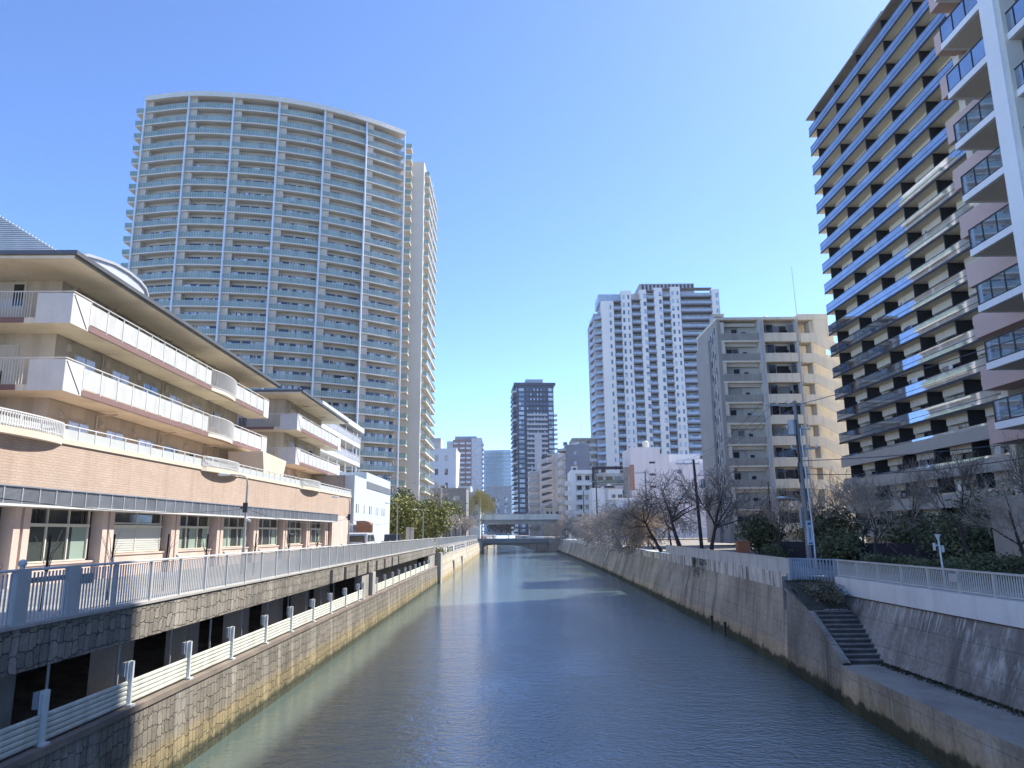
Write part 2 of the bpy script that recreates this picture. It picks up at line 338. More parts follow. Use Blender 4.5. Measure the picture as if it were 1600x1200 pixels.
# ------------------------------------------------------------ fences
LF=mat('fence_paint',(.47,.48,.475),.45,.06,1,.04)
LFD=mat('fence_paint_dark',(.25,.28,.33),.45,.06,1,.04)
def fence_panel(p0,p1,z0,z1,nb,m,parent,rail=.045,th=.011,dz=0):
    q=MB(); d=Vector((p1[0]-p0[0],p1[1]-p0[1])); L=d.length; d/=L
    for i in range(nb):
        t=(i+.5)/nb; c=Vector(p0)+d*(t*L)
        hw=.019; a=c-d*hw; b=c+d*hw
        q.beam([(a.x,a.y),(b.x,b.y)],[(-th,z0+.1),(th,z0+.1),(th,z1-.04),(-th,z1-.04)])
    q.beam([p0,p1],[(-.025,z0+.06),(.025,z0+.06),(.025,z0+.11),(-.025,z0+.11)])
    return q.build('panel',m,parent)
lf=thing('fence','long pale grey bar fence along the left walkway above the stone wall','fence')
y=3.0; ps=[]
while y<99.5: ps.append(y); y+=1.83
off=18.8-min(ps,key=lambda a:abs(a-18.8)); ps=[a+off for a in ps]
for i,y in enumerate(ps):
    x=xl(y)
    near=y<18
    if not near: MB().box(x-.035,x+.05,y-.04,y+.04,.0,1.14).box(x-.07,x+.09,y-.09,y+.09,.0,.05).build('post',LF,lf)
for a,b in zip(ps,ps[1:]): fence_panel((xl(a),a+.045),(xl(b),b-.045),.0,1.12,14,LF,lf)
for yy,wd in ((15.2,.42),(16.97,.42)):
    MB().box(xl(yy)-.06,xl(yy)+.07,yy-wd/2,yy+wd/2,.02,1.16).build('wide_post',LF,lf)
MB().box(xl(15.7)-.035,xl(15.7)-.02,15.42,16.75,.86,.97).box(xl(17)-.035,xl(17)-.02,17.2,17.9,.72,.95).build('notice_board',LF,lf)
for yy in (15.2,): MB().tube([(xl(yy),yy,1.16),(xl(yy),yy,1.22)],.05).ball((xl(yy),yy,1.27),.085).build('finial',LF,lf)
for i,y in enumerate(ps):
    if i%2==1 and y>18: MB().ball((xl(y)-.12,y,1.2),.05,6,4).tube([(xl(y)-.12,y,1.1),(xl(y)-.12,y,1.2)],.02,5).build('finial',LF,lf)
MB().beam([(xl(y),y) for y in YL if y<101],[(-.05,1.11),(.05,1.11),(.055,1.14),(.03,1.165),(-.03,1.165),(-.055,1.14)]).build('top_rail',LF,lf)
lf2=thing('fence','pale grey fence receding behind the shrubs on top of the tan wall','fence')
Yf=[100.5,120,150,180,210,242]
for k in range(len(Yf)-1):
    for y in range(int(Yf[k]),int(Yf[k+1]),10):
        b=min(y+10,Yf[k+1]); fence_panel((xl(y),y+.1),(xl(b),b-.1),0,1.1,48,LF,lf2)
for y in range(101,242,5): MB().box(xl(y)-.05,xl(y)+.05,y-.05,y+.05,0,1.16).build('post',LF,lf2)
MB().beam([(xl(y),y) for y in Yf],[(-.05,1.1),(.05,1.1),(.05,1.16),(-.05,1.16)]).build('top_rail',LF,lf2)

# right fence
RF=mat('right_fence_paint',(.60,.57,.52),.5,.06,1,.04)
rf=thing('fence','grey bar fence above the white parapet on the right bank','fence')
yr=[34.79-1.87*k for k in range(0,18)][::-1]
for a in yr: MB().box(xr(a)-.05,xr(a)+.04,a-.05,a+.05,-.34,.41).build('post',RF,rf)
for a,b in zip(yr,yr[1:]): fence_panel((xr(a),a+.05),(xr(b),b-.05),-.34,.42,15,RF,rf)
MB().beam([(xr(yr[0]),yr[0]),(15,34.9)],[(-.06,.39),(.06,.39),(.06,.45),(-.06,.45)]).build('top_rail',RF,rf)
MB().box(14.90,14.93,25.35,25.85,.02,.3).build('notice_board',LF,rf)
rg=thing('gate','narrow blue grey bar gate closing the top of the river steps','gate')
for p0,p1 in (((13.62,37.0),(14.3,36.4)),((14.3,36.4),(14.98,35.0))):
    d=(Vector(p1)-Vector(p0))
    for i in range(8):
        c=Vector(p0)+d*((i+.5)/8); MB().box(c.x-.03,c.x+.03,c.y-.03,c.y+.03,-.55,.42).build('bar',mat('gate_paint',(.33,.38,.44),.45) if 'gate_paint' not in MATS else MATS['gate_paint'],rg)
MB().beam([(13.6,37.02),(14.3,36.4),(15,34.95)],[(-.03,.40),(.03,.40),(.03,.45),(-.03,.45)]).build('rail',MATS['gate_paint'],rg)
for p in ((13.62,37.0),(14.98,35.0)): MB().box(p[0]-.06,p[0]+.06,p[1]-.06,p[1]+.06,-.55,.46).build('post',MATS['gate_paint'],rg)
rf2=thing('fence','solid grey panel fence behind the stained parapet beyond the river steps','fence')
RFP=mat('solid_fence_panel',(.62,.60,.56),.55,.08,1,.05,(.6,.62,.62),.5,2)
def xf(y): return 13.62+(y-37)*(15.55-13.62)/(76-37) if y<76 else xr(y)
a=37.1
while a<75:
    MB().beam([(xf(a),a+.04),(xf(a+1.87),a+1.83)],[(-.02,-.36),(.02,-.36),(.02,.38),(-.02,.38)]).build('panel',RFP,rf2)
    MB().box(xf(a)-.05,xf(a)+.03,a-.04,a+.04,-.36,.42).build('post',RF,rf2)
    a+=1.87
MB().beam([(xf(37),37),(xf(56),56),(xf(76),76)],[(-.05,.385),(.05,.385),(.05,.435),(-.05,.435)]).build('top_rail',RF,rf2)

# ------------------------------------------------------------ right embankment
def stain(nt,c,p):
    s=N(nt,'SeparateXYZ'); tc=N(nt,'TexCoord'); nt.links.new(tc.outputs['Object'],s.inputs[0])
    # white lime runs from the top, board lines, dark tide band with ragged edge
    n=noise(nt,mapped(nt,(2.1,2.1,.10)),1,4,.7); nb=noise(nt,mapped(nt,(.12,.12,.5)),1,3)
    f=mix(nt,1.0,ramp(nt,n,[(.53,(0,0,0)),(.66,(.75,)*3)]),ramp(nt,nb,[(.42,(.08,)*3),(.56,(1,)*3)]),'MULTIPLY')
    c=mix(nt,f,c,(.66,.63,.56))
    cb=N(nt,'CombineXYZ'); nt.links.new(s.outputs[1],cb.inputs[0]); nt.links.new(s.outputs[2],cb.inputs[1])
    br=N(nt,'TexBrick'); nt.links.new(cb.outputs[0],br.inputs['Vector']); br.inputs['Scale'].default_value=1; br.inputs['Brick Width'].default_value=1.8; br.inputs['Row Height'].default_value=.9; br.inputs['Mortar Size'].default_value=.012; br.offset=0
    for k,v in (('Color1',(1,1,1,1)),('Color2',(.93,.93,.93,1)),('Mortar',(.6,.6,.6,1))): br.inputs[k].default_value=v
    c=mix(nt,1.0,c,br.outputs[0],'MULTIPLY')
    nn=noise(nt,mapped(nt,(1.3,1.3,1.3)),1,5,.6); a=N(nt,'Math',operation='MULTIPLY_ADD'); nt.links.new(nn,a.inputs[0]); a.inputs[1].default_value=.9; nt.links.new(s.outputs[2],a.inputs[2])
    mr=N(nt,'MapRange'); mr.inputs[1].default_value=-4.8; mr.inputs[2].default_value=-2.6; nt.links.new(a.outputs[0],mr.inputs[0])
    return mix(nt,1.0,c,ramp(nt,mr.outputs[0],[(0,(.14,.17,.11)),(.40,(.18,.2,.13)),(.47,(1.05,.95,.75)),(.62,(1.15,1.08,.95)),(.8,(1,1,1))]),'MULTIPLY')
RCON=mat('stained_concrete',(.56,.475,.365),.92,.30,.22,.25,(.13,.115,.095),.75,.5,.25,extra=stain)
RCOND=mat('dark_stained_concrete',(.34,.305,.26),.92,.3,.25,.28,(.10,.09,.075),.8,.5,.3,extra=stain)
WPAR=mat('white_parapet',(.84,.82,.78),.6,.05,.6,.04,(.5,.48,.46),.3,1.5)
def rustrun(nt,c,p):
    n=noise(nt,mapped(nt,(1.7,1.7,.25)),1,5,.65); return mix(nt,ramp(nt,n,[(.5,(0,0,0)),(.62,(.9,)*3)]),c,(.10,.075,.06))
SPAR=mat('stained_white_parapet',(.82,.77,.68),.75,.12,1,.1,(.3,.27,.24),.6,3,extra=rustrun)
rw=thing('embankment_wall','dark stained concrete wall above the river ledge on the right','retaining wall')
YR=[-60,0,10,16,20,24,28,32,35,37.15]
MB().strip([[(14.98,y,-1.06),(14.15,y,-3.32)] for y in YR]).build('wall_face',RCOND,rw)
q=MB()
for k in range(46):
    y=rnd.uniform(13,34.3); L=rnd.uniform(.3,1.35)*(1.0 if k%3 else .5); w_=rnd.uniform(.015,.06)
    q.face([(14.972,y-w_,-1.07),(14.972,y+w_,-1.07),(14.972-.367*L*.5,y+w_*.8,-1.07-L*.5),(14.972-.367*L,y+w_*.2,-1.07-L),(14.972-.367*L,y-w_*.1,-1.07-L),(14.972-.367*L*.5,y-w_*.7,-1.07-L*.5)])
q.build('lime_streaks',mat('lime_streak',(.50,.47,.42),.9,.2,3),rw)['kind']='stuff'
MB().beam([(14.95,y) for y in YR[:-1]],[(-.05,-1.12),(.02,-1.12),(.02,-1.075),(-.05,-1.075)]).build('under_parapet_strip',mat('dark_edge',(.07,.065,.05),.95,.3,3),rw)  # thin dark strip just below the parapet
MB().beam([(14.93,y) for y in YR[:-1]],[(-.04,-1.08),(.3,-1.08),(.3,-.34),(-.04,-.34)][::-1]).build('parapet',WPAR,rw)
for k in range(14):
    y=34.0-k*1.05; MB().tube([(14.99,y,-1.1),(14.95,y,-1.02-rnd.uniform(0,.12))],.03+.02*rnd.random(),5).build('drain_hole',DARKM,rw)
ldg=thing('river_ledge','low concrete landing ledge beside the water at the foot of the right wall','quay')
def xe(y): return interp([(-60,11.75),(20,11.95),(29.5,12.42),(33,12.75),(37,13.0)],y)
WETL=mat('wet_ledge',(.16,.155,.16),.75,.3,.5,.25,(.28,.27,.26),.0)
def wetx(nt,c,p):
    n=noise(nt,mapped(nt,(.5,.5,.5)),1,5,.6); r=ramp(nt,n,[(.4,(.85,)*3),(.6,(.35,)*3)]); nt.links.new(r,p.inputs['Roughness']); return mix(nt,ramp(nt,n,[(.45,(0,0,0)),(.65,(.7,)*3)]),c,(.17,.16,.145))
WETL=mat('wet_ledge_top',(.40,.35,.29),.75,.25,.5,.25,extra=wetx,bump=.3)
YE=[-60,0,10,16,20,24,29.6]
MB().strip([[(xe(y),y,-3.28),(14.3,y,-3.28)] for y in YE]).build('ledge_top',WETL,ldg)
MB().strip([[(xe(y)+.0,y,-3.28),(xe(y)+.02,y,-3.5),(xe(y)+.02,y,-5.3)] for y in YE]).build('ledge_face',RCON,ldg)
MB().strip([[(xf(y)+.1,y,-.43),(xr(y)+.4,y,-.41)] for y in (37.0,45,56,76)]).strip([[(13.2,37.15,-.43),(13.2,37.15,-2)],[(15.4,37.15,-.43),(15.4,37.15,-2)]]).build('path_edge_slab',CON,ldg)
MB().strip([[(13.3,37.14,-.62),(14.98,37.14,-.62)],[(13.08,35.2,-1.0),(14.95,35.2,-.95)],[(12.88,33.2,-1.66),(14.7,33.2,-1.62)]]).build('earth_fill',mat('earth_fill',(.07,.065,.045),.95,.3,3,.3),ldg)
MB().face([(14.9,37.1,-.43),(16,37.1,-.43),(16,34.8,-.43),(14.9,34.8,-.43)]).face([(14.97,34.8,-.43),(14.97,37.2,-.43),(14.97,37.2,-2.6),(14.97,34.8,-2.6)]).build('path_edge_slab',CON,ldg)
# steps with a sloping flank wall
st=thing('river_steps','dark concrete steps with paler treads rising from the ledge to the gate','stairs')
TREAD=mat('step_tread',(.24,.22,.195),.85,.3,2,.3)  # treads coloured paler than the risers for contrast
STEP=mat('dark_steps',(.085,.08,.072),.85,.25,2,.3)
n=11; y0,y1=29.7,33.2; z0,z1=-3.28,-1.65
for k in range(n):
    ya=y0+(y1-y0)*k/n; za=z0+(z1-z0)*(k+1)/n
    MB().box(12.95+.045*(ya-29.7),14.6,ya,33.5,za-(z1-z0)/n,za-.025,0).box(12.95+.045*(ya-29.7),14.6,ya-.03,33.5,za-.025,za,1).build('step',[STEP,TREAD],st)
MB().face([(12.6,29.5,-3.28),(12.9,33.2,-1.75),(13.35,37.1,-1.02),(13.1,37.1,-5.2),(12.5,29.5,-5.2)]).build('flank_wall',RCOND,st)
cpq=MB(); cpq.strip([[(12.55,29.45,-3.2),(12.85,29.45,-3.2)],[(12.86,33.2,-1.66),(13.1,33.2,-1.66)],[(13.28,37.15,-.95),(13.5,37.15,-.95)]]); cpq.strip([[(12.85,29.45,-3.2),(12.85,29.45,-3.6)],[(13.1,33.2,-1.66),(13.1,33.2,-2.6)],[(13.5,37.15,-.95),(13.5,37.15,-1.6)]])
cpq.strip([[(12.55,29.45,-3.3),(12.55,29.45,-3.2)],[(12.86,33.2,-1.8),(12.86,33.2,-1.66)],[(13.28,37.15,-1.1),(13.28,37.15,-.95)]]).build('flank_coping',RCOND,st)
rw2=thing('embankment_wall','tall stained river wall with rust streaked white parapet beyond the steps on the right','retaining wall')
Y3=[37.15,42,48,55,64,75,90,110,127,150,180,220,257,330,420,600]
def xp(y): return min(xf(y)-.12,xr(y)-.1) if y<76 else xr(y)-.3
MB().strip([[(xp(y)+.02,y,-1.05),(xrw(y),y,-5.2)] for y in Y3]).face([(xp(37.15)+.02,37.15,-1.05),(xrw(37.15),37.15,-5.2),(14.9,37.15,-5.2),(15.2,37.15,-1.05)][::-1]).build('wall_face',RCON,rw2)
MB().beam([(xp(y),y,0 if y<70 else -.12) for y in Y3],[(.0,-1.07),(.4,-1.07),(.4,-.3),(.0,-.3)][::-1]).build('parapet',SPAR,rw2)
for y in (49.5,53.2): MB().box(xrw(y)-.03,xrw(y)+.3,y-.06,y+.06,-5,-4.0).build('fender_post',DARKM,rw2)
# ============================================================ left: care home podium and wings
BEI=mat('beige_render',(.56,.495,.395),.88,.08,.5,.06,(.3,.25,.18),.45,1.2)
SOF=mat('cream_soffit',(.74,.68,.56),.85,.10,.35,.04,(.45,.40,.32),.4,.6)
PINKP=mat('pink_render',(.60,.48,.415),.85,.08,.8,.06,(.4,.3,.26),.25,2)
CREAM=mat('cream_trim',(.66,.57,.45),.8,.06,.8,.04)
MAUVE=mat('mauve_fascia',(.22,.135,.125),.7,.06,1)
WPAN=mat('frosted_white_panel',(.54,.55,.53),.5,.09,1.2,.02,(.38,.38,.36),.4,2)
WFR=mat('cream_window_frame',(.58,.56,.47),.6,.05,2)
ROOFD=mat('dark_gutter',(.10,.105,.11),.5,.1,1)
CANO=mat('grey_metal_canopy',(.30,.32,.35),.4,.15,1,.05,metal=.3)
def brickx(nt,c,p):
    tc=N(nt,'TexCoord'); s=N(nt,'SeparateXYZ'); nt.links.new(tc.outputs['Object'],s.inputs[0]); cb=N(nt,'CombineXYZ'); nt.links.new(s.outputs[0],cb.inputs[0]); nt.links.new(s.outputs[2],cb.inputs[1])
    br=N(nt,'TexBrick'); nt.links.new(cb.outputs[0],br.inputs['Vector']); br.inputs['Scale'].default_value=1; br.inputs['Brick Width'].default_value=.36; br.inputs['Row Height'].default_value=.105; br.inputs['Mortar Size'].default_value=.014
    for k,v in (('Color1',(1,1,1,1)),('Color2',(.92,.89,.87,1)),('Mortar',(.84,.79,.76,1))): br.inputs[k].default_value=v
    b=N(nt,'Bump'); b.inputs['Strength'].default_value=.5; b.inputs['Distance'].default_value=.01; nt.links.new(br.outputs['Fac'],b.inputs['Height']); b.invert=True; nt.links.new(b.outputs[0],p.inputs['Normal'])
    return mix(nt,1.0,c,br.outputs[0],'MULTIPLY')
BRICK=mat('tan_brick',(.50,.395,.32),.9,.06,.4,.05,(.36,.26,.2),.35,1.5,extra=brickx)
DGREEN=paneM('ground_floor_glass',(.05,.06,.055),(.33,.42,.36),.45,1.25,.2)
DGREEN2=paneM('transom_glass',(.03,.03,.03),(.08,.08,.07),.3,1.25,.9)
BLIND=mat('white_blind',(.55,.56,.52),.6,.03)
ang=math.atan2(49.5,1.5)
cb_=thing('care_home_podium','long two storey brick and pink podium with terrace rail beside the left walkway','building',(-18,25,0),ang)
# local x = along the river away from the camera, local y = into the building
L0,L1=-24.0,50.0
RD=.55
w_=MB(); w_.box(L0,L1,0,12,3.55,5.42); w_.build('brick_band',BRICK,cb_)
MB().box(L0,L1,-.07,.5,5.42,5.62).box(L1-.02,L1+.06,0,12,5.42,5.6).build('coping',CREAM,cb_)
MB().box(L0,43.5,RD,1.5,0,3.55).box(43.5,L1,.01,.3,0,3.55).box(L0,L1,1.5,12,0,3.5).box(L1-.3,L1,.3,1.5,0,3.55).build('ground_floor_wall',PINKP,cb_)
# canopy
q=MB(); 
for k in range(14): q.box(L0,43.4,-.55+.0*k,-.5,2.98+k*.04,2.98+k*.04+.022)
q.box(L0,43.4,-.5,0,2.95,3.55); x=L0
q.box(L0,43.4,-.6,0,3.53,3.58)
while x<43: q.box(x,x+.05,-.575,-.45,2.96,3.53,1); x+=.93
q.build('canopy',[CANO,GREYM],cb_)
MB().box(L0,43.5,-.62,RD-.01,2.86,2.945).build('canopy_edge',WHITE,cb_)
# fins, windows
pil=[-15.8,-9.9,-4.0,2.1,7.6,13.7,19.2,24.9,30.7,36.3,41.7]
for i,x in enumerate(pil):
    q=MB().box(x-.45,x-.1,-.02,RD,0,2.86).box(x-.1,x+.06,.12,RD,0,2.86).box(x+.06,x+.42,-.02,RD,0,2.86); q.build('pillar',PINKP,cb_)
for i,(a,b) in enumerate(zip(pil,pil[1:])):
    xa=a+.42; xb=b-.45; zt_=.72 if i<4 else .95
    MB().box(xa+.02,xb-.02,.25,RD-.001,0,zt_).box(xa+.02,xb-.02,.20,RD-.001,zt_,zt_+.08).build('sill_wall',PINKP,cb_)
    zb=zt_+.1; q=MB(); xe_=xb-.55
    q.box(xa+.05,xe_,.22,RD-.01,2.18,2.30).box(xa+.05,xe_,.28,RD-.01,zb,zb+.06)
    nb=(4,4,2,3,2,3,3,3,3,3)[i]
    for k in range(nb+1):
        xx=xa+.05+(xe_-xa-.05)*k/nb; q.box(xx-.035,xx+.035,.27,.34,zb+.06,2.18).box(xx-.03,xx+.03,.27,.34,2.3,2.86)
    fr=q.build('window',WFR,cb_)
    MB().box(xa+.06,xe_,RD-.04,RD-.02,2.30,2.84).build('transom_pane',DGREEN2,fr)
    if i==4 or i==2:
        s_=MB().box(xa+.1,xe_-.05,.31,.32,zb+.05,2.15)
        for k in range(12): s_.box(xa+.1,xe_-.05,.29,.31,zb+.1+k*.108,zb+.17+k*.108)
        s_.build('blind',BLIND,fr)
    MB().box(xa+.06,xe_,.345,.36,zb+.06,2.18).build('pane',DGREEN,fr)
    MB().box(xe_+.04,xb-.02,RD-.06,RD-.02,0,2.84).build('recess_panel',DGREEN2,fr)
# terrace rail with three curved balconies
q=MB(); q.box(L0,L1,-.03,.0,5.62,6.02); q.build('terrace_panel',mat('grey_terrace_panel',(.50,.52,.50),.5,.05,1.2),cb_)
q=MB(); q.tube([(L0,-.02,6.17),(L1,-.02,6.17)],.03,6); q.build('terrace_rail',WHITE,cb_)
x=L0
while x<L1: MB().box(x,x+.05,-.05,.0,5.62,6.16).build('terrace_post',WHITE,cb_); x+=1.15
for cx in (1.2,18.6,36.2):
    hw=2.6; dp=.38; arc=[]
    for k in range(15):
        t=-1+2*k/14; arc.append((cx+t*hw,-dp*math.sqrt(max(0,1-t*t))**1.2 if abs(t)<1 else 0))
    MB().prism([(a,b-.02) for a,b in arc],5.36,5.625).build('balcony_slab',CREAM,cb_)
    q=MB(); q.beam([(a,b-.03) for a,b in arc],[(-.02,6.15),(.02,6.15),(.02,6.2),(-.02,6.2)]); q.beam([(a,b-.03) for a,b in arc],[(-.015,5.7),(.015,5.7),(.015,5.73),(-.015,5.73)])
    for k in range(42):
        t=-1+2*(k+.5)/42; xx=cx+t*hw; yy=-dp*math.sqrt(1-t*t)**1.2-.03; q.box(xx-.018,xx+.018,yy-.012,yy+.012,5.63,6.16)
    q.build('balcony_railing',WHITE,cb_)
MB().box(L0,L1,.5,11,5.0,5.05).build('terrace_floor',CON,cb_)
for xa_,xb_ in ((27.0,31.6),):
    MB().vprism([(xa_,6.1),(xb_-.6,6.1),(xb_,7.35),(xa_-.4,7.6)],-1.0+1.5,3.0).build('tan_parapet',CREAM,cb_)
# ground drain pipes etc at end wall : small door
def vent_lamp(parent,x,y,z): MB().box(x-.11,x+.11,y-.16,y,z-.16,z+.16).tube([(x,y-.16,z-.02),(x,y-.2,z-.02)],.1,8).build('wall_light',BEI,parent)
# ---- residential wing (local: x along river, y into building, origin at near balcony corner)
def wing(name,label,Y0,Y1,xf_,eave,floors,wall_near,backw=14,curve=None,panel_style=0,xw=2.35,proj_near=3.0):
    t=thing(name,label,'building',(xf_,Y0,0),math.pi/2+.012)
    L=Y1-Y0
    zt=eave; zb=5.0
    q=MB().box(wall_near,L-2.3,xw,backw,zb,zt).build('wall',BEI,t)
    # grooves + windows + lights
    lv=[zb]+list(floors)
    q=MB()
    for z in floors: q.box(wall_near-.02,L-2.3,xw-.03,xw,z-.25,z-.19).box(wall_near-.02,L-2.3,xw-.025,xw,z-1.0,z-.96)
    q.build('wall_band',BEI,t)
    for fz in [5.1]+[z+.25 for z in floors]:
        x=wall_near+1.5; k=0
        while x+1.5<L-3:
            w=MB().box(x,x+1.7,xw-.06,xw-.005,fz+.85,fz+2.0)
            o=w.build('window',WFR,t); MB().box(x+.06,x+.80,xw-.08,xw-.062,fz+.91,fz+1.94).box(x+.88,x+1.64,xw-.09,xw-.062,fz+.91,fz+1.94).build('pane',PANEL,o)
            vent_lamp(t,x-.55,xw,fz+2.15)
            if k%2==0: MB().tube([(x+2.35,xw-.07,fz-.2),(x+2.35,xw-.07,fz+2.55),(x+2.35,.55,fz+2.6)],.055,6).build('drain_pipe',BEI,t)
            x+=3.3; k+=1
        # end wall window facing the camera
        o=MB().box(wall_near-.05,wall_near-.005,xw+1.6,xw+4.2,fz+.1,fz+2.05).build('window',WFR,t)
        MB().box(wall_near-.07,wall_near-.052,xw+1.7,xw+2.85,fz+.15,fz+1.95).box(wall_near-.07,wall_near-.052,xw+2.95,xw+4.1,fz+.15,fz+1.95).build('pane',PANEL,o)
    for fi,z in enumerate(floors):
        b=MB().box(0.02,L,.03,xw,z-.14,z+.12).box(.02,wall_near,xw-.01,9,z-.14,z+.12).build('balcony',SOF,t)
        MB().box(1.4,L-1.2,-.03,.03,z-.12,z+.16).box(-.02,.03,2.0,9,z-.12,z+.12).build('fascia',MAUVE,b)
        # corner panel pieces
        MB().box(-.02,1.35,-.03,.0,z-.15,z+1.2).box(-.03,0,-.03,1.5,z-.15,z+1.2).build('corner_panel',WHITE,b); MB().box(L-1.15,L+.02,-.03,.0,z-.15,z+1.2).box(L,L+.03,-.03,xw,z-.15,z+1.2).build('corner_panel',WHITE,b)
        q=MB().tube([(.06,-.045,z+1.15),(1.2,-.045,z-.1)],.018,4); q.build('brace_rod',GREYM,b)
        seg=[]; c0=None
        if curve: c0=curve
        x=1.4
        q=MB(); r=MB()
        while x<L-1.2:
            x2=min(x+1.45,L-1.2)
            if c0 and x2>c0-2.2 and x<c0+2.2:
                if x<c0-2.2: x2=c0-2.2
                else: x=c0+2.2; continue
            MB().box(x+.02,x2-.02,-.02,.0,z+.2,z+1.12).build('balustrade_panel',WPAN,b); r.box(x-.025,x+.025,-.04,.01,z+.1,z+1.24); x=x2
        r.tube([(-.02,-.03,z+1.27),((c0 or L)-(2.2 if c0 else 0),-.03,z+1.27)],.03,6)
        if c0: r.tube([(c0+2.2,-.03,z+1.27),(L,-.03,z+1.27)],.03,6)
        r.tube([(-.02,-.03,z+1.27),(-.02,1.7,z+1.27),(-.02,9,z+1.27)],.03,6)
        for k in range(60): yy=1.75+k*.12; r.box(-.01,.012,yy-.012,yy+.012,z+.12,z+1.25)
        r.build('handrail',WHITE,b)
        if c0:
            arc=[(c0-2.2+4.4*k/12,-.28*math.sin(math.pi*k/12)**.8 if 0<k<12 else 0) for k in range(13)]
            MB().prism([(a,c) for a,c in arc]+[(c0+2.2,.03),(c0-2.2,.03)],z-.10,z+.10).build('curved_slab',SOF,b)
            g=MB().beam(arc,[(-.02,z+1.24),(.02,z+1.24),(.02,z+1.29),(-.02,z+1.29)]).beam(arc,[(-.015,z+.16),(.015,z+.16),(.015,z+.2),(-.015,z+.2)])
            for k in range(12):
                for j in range(3):
                    u=(j+.5)/3; a=arc[k][0]*(1-u)+arc[k+1][0]*u; c=arc[k][1]*(1-u)+arc[k+1][1]*u; g.box(a-.015,a+.015,c-.012,c+.012,z+.12,z+1.25)
            g.build('curved_railing',WHITE,b)
    # roof: soffit slab, gutter, low hip
    o=.55; Ln=L+.3
    rf_=MB().box(-1.1,Ln,-o,backw+2,eave,eave+.12).build('soffit',SOF,t)
    MB().box(-1.25,Ln+.1,-o-.12,backw+2,eave+.121,eave+.30).box(-1.28,Ln+.1,-o-.2,-o-.12,eave+.10,eave+.28).build('gutter',ROOFD,t)
    z=eave+.301; h=MB()
    A=[(-1.2,-o-.1,z),(Ln,-o-.1,z),(Ln,backw+2,z),(-1.2,backw+2,z)]; B=[(5,5.5,z+1.0),(Ln-5,5.5,z+1.0),(Ln-5,backw-4,z+1.0),(5,backw-4,z+1.0)]
    for i in range(4): h.face([A[i],A[(i+1)%4],B[(i+1)%4],B[i]])
    h.face(B).build('roof',GREYM,t)
    return t
wa=wing('care_home_wing','nearest beige care home wing with white balconies and dark eave above the podium',30.2,57.0,-19,13.33,[8.0,10.95],1.75,16,curve=17.5,xw=1.6)
wb=wing('care_home_wing','middle beige care home wing with low eave, between the near wing and white end wing',63.4,80.6,-18.9,13.85,[7.95,10.95],1.7,12,xw=1.6)
# end wing: white, open railed galleries
wc=thing('care_home_wing','farthest care home wing with white roof edge and railed galleries','building',(-22.5,84.5,0),math.pi/2)
MB().box(0,23,2,14,0,16.4).build('wall',BEI,wc)
MB().box(-.6,23.6,-.4,15,16.4,17.1).build('roof_edge',WHITE,wc)
for z in (8.3,11.4,14.1):
    b=MB().box(0,23,0,2,z,z+.6).build('balcony',WHITE,wc)
    q=MB(); q.tube([(0,0,z+1.5),(23,0,z+1.5)],.04,5)
    for k in range(6): q.box(k*4.55,k*4.55+.2,-.02,.1,z+.6,z+1.55)
    q.build('handrail',WHITE,b); q=MB()
    for k in range(5): q.box(k*4.55+.3,k*4.55+4.45,.0,.03,z+.65,z+1.4)
    q.build('balustrade_panel',GREYM,b)
    for k in range(5): o=MB().box(k*4.55+.8,k*4.55+3.6,1.94,1.99,z+.7,z+2.3).build('window',PANE,wc)
    for k in range(6): MB().tube([(k*4.55+.1,.1,z+.6),(k*4.55+.1,.1,z+2.8)],.1,6).build('column',WHITE,wc)
# near wing to the left of the frame: tan parapet with bar rail
wn=thing('care_home_wing','tan balcony parapet with white bar rail at the far left above the curved terrace','building',(-20.4,12,0),math.pi/2)
MB().box(-10,14.6,2.2,12,5.0,13.6).build('wall',BEI,wn)
MB().vprism([(0-10,6.35),(14.6,6.35),(15.6,7.7),(-10,7.7)],0,.25).box(-10,15.5,.25,2.2,7.45,7.7).build('parapet',mat('tan_parapet',(.56,.45,.30),.85,.06),wn)
q=MB().tube([(-10,.1,8.75),(15.5,.1,8.75),(15.5,1.5,8.75),(17.9,1.5,8.75)],.03,6)
for k in range(212): q.box(-10+k*.12,-9.975+k*.12,.09,.115,7.7,8.75)
for k in range(20): q.box(15.5+k*.12,15.525+k*.12,1.48,1.505,7.7,8.75)
q.build('bar_railing',WHITE,wn)
# vaulted roof and louvred roof behind
dm=thing('vaulted_roof_block','pale curved vault roof rising just behind the near wing eave','roof block',(-24,0,0))
pf=[atX(px,py,-24) for px,py in ((118,400),(135,398),(155,404),(178,412),(200,425),(217,439),(226,450),(230,463))]
pf=[(p.y,p.z) for p in pf]+[(atX(230,463,-24).y,14.2),(atX(118,400,-24).y,14.2)]
RS=mat('pale_roof_sheet',(.50,.51,.52),.45,.06,.8,metal=.2)
q=MB(); k=len(pf); q.v=[(0,a,b) for a,b in pf]+[(-6,a,b) for a,b in pf]; q.f=[tuple(range(k)),tuple(range(2*k-1,k-1,-1))]+[(i,(i+1)%k,k+(i+1)%k,k+i) for i in range(k)]; q.m=[0]*(k+2)
q.build('roof',RS,dm)
MB().beam([(0,0)]*0+[(.05,a,b) for a,b in pf[:-2]],[(-.02,-.1),(.08,-.1),(.08,.06),(-.02,.06)]).build('roof_edge',GREYM,dm)
lv=thing('louvred_roof_block','pale ribbed screen roof sloping down at the upper left edge','roof block',(0,60,0))
LOU=mat('louvre_screen',(.62,.61,.59),.7,.08,.6,.05)
a=atY(-240,190,60); b=atY(0,337,60); c=atY(95,395,60); d=atY(130,430,60)
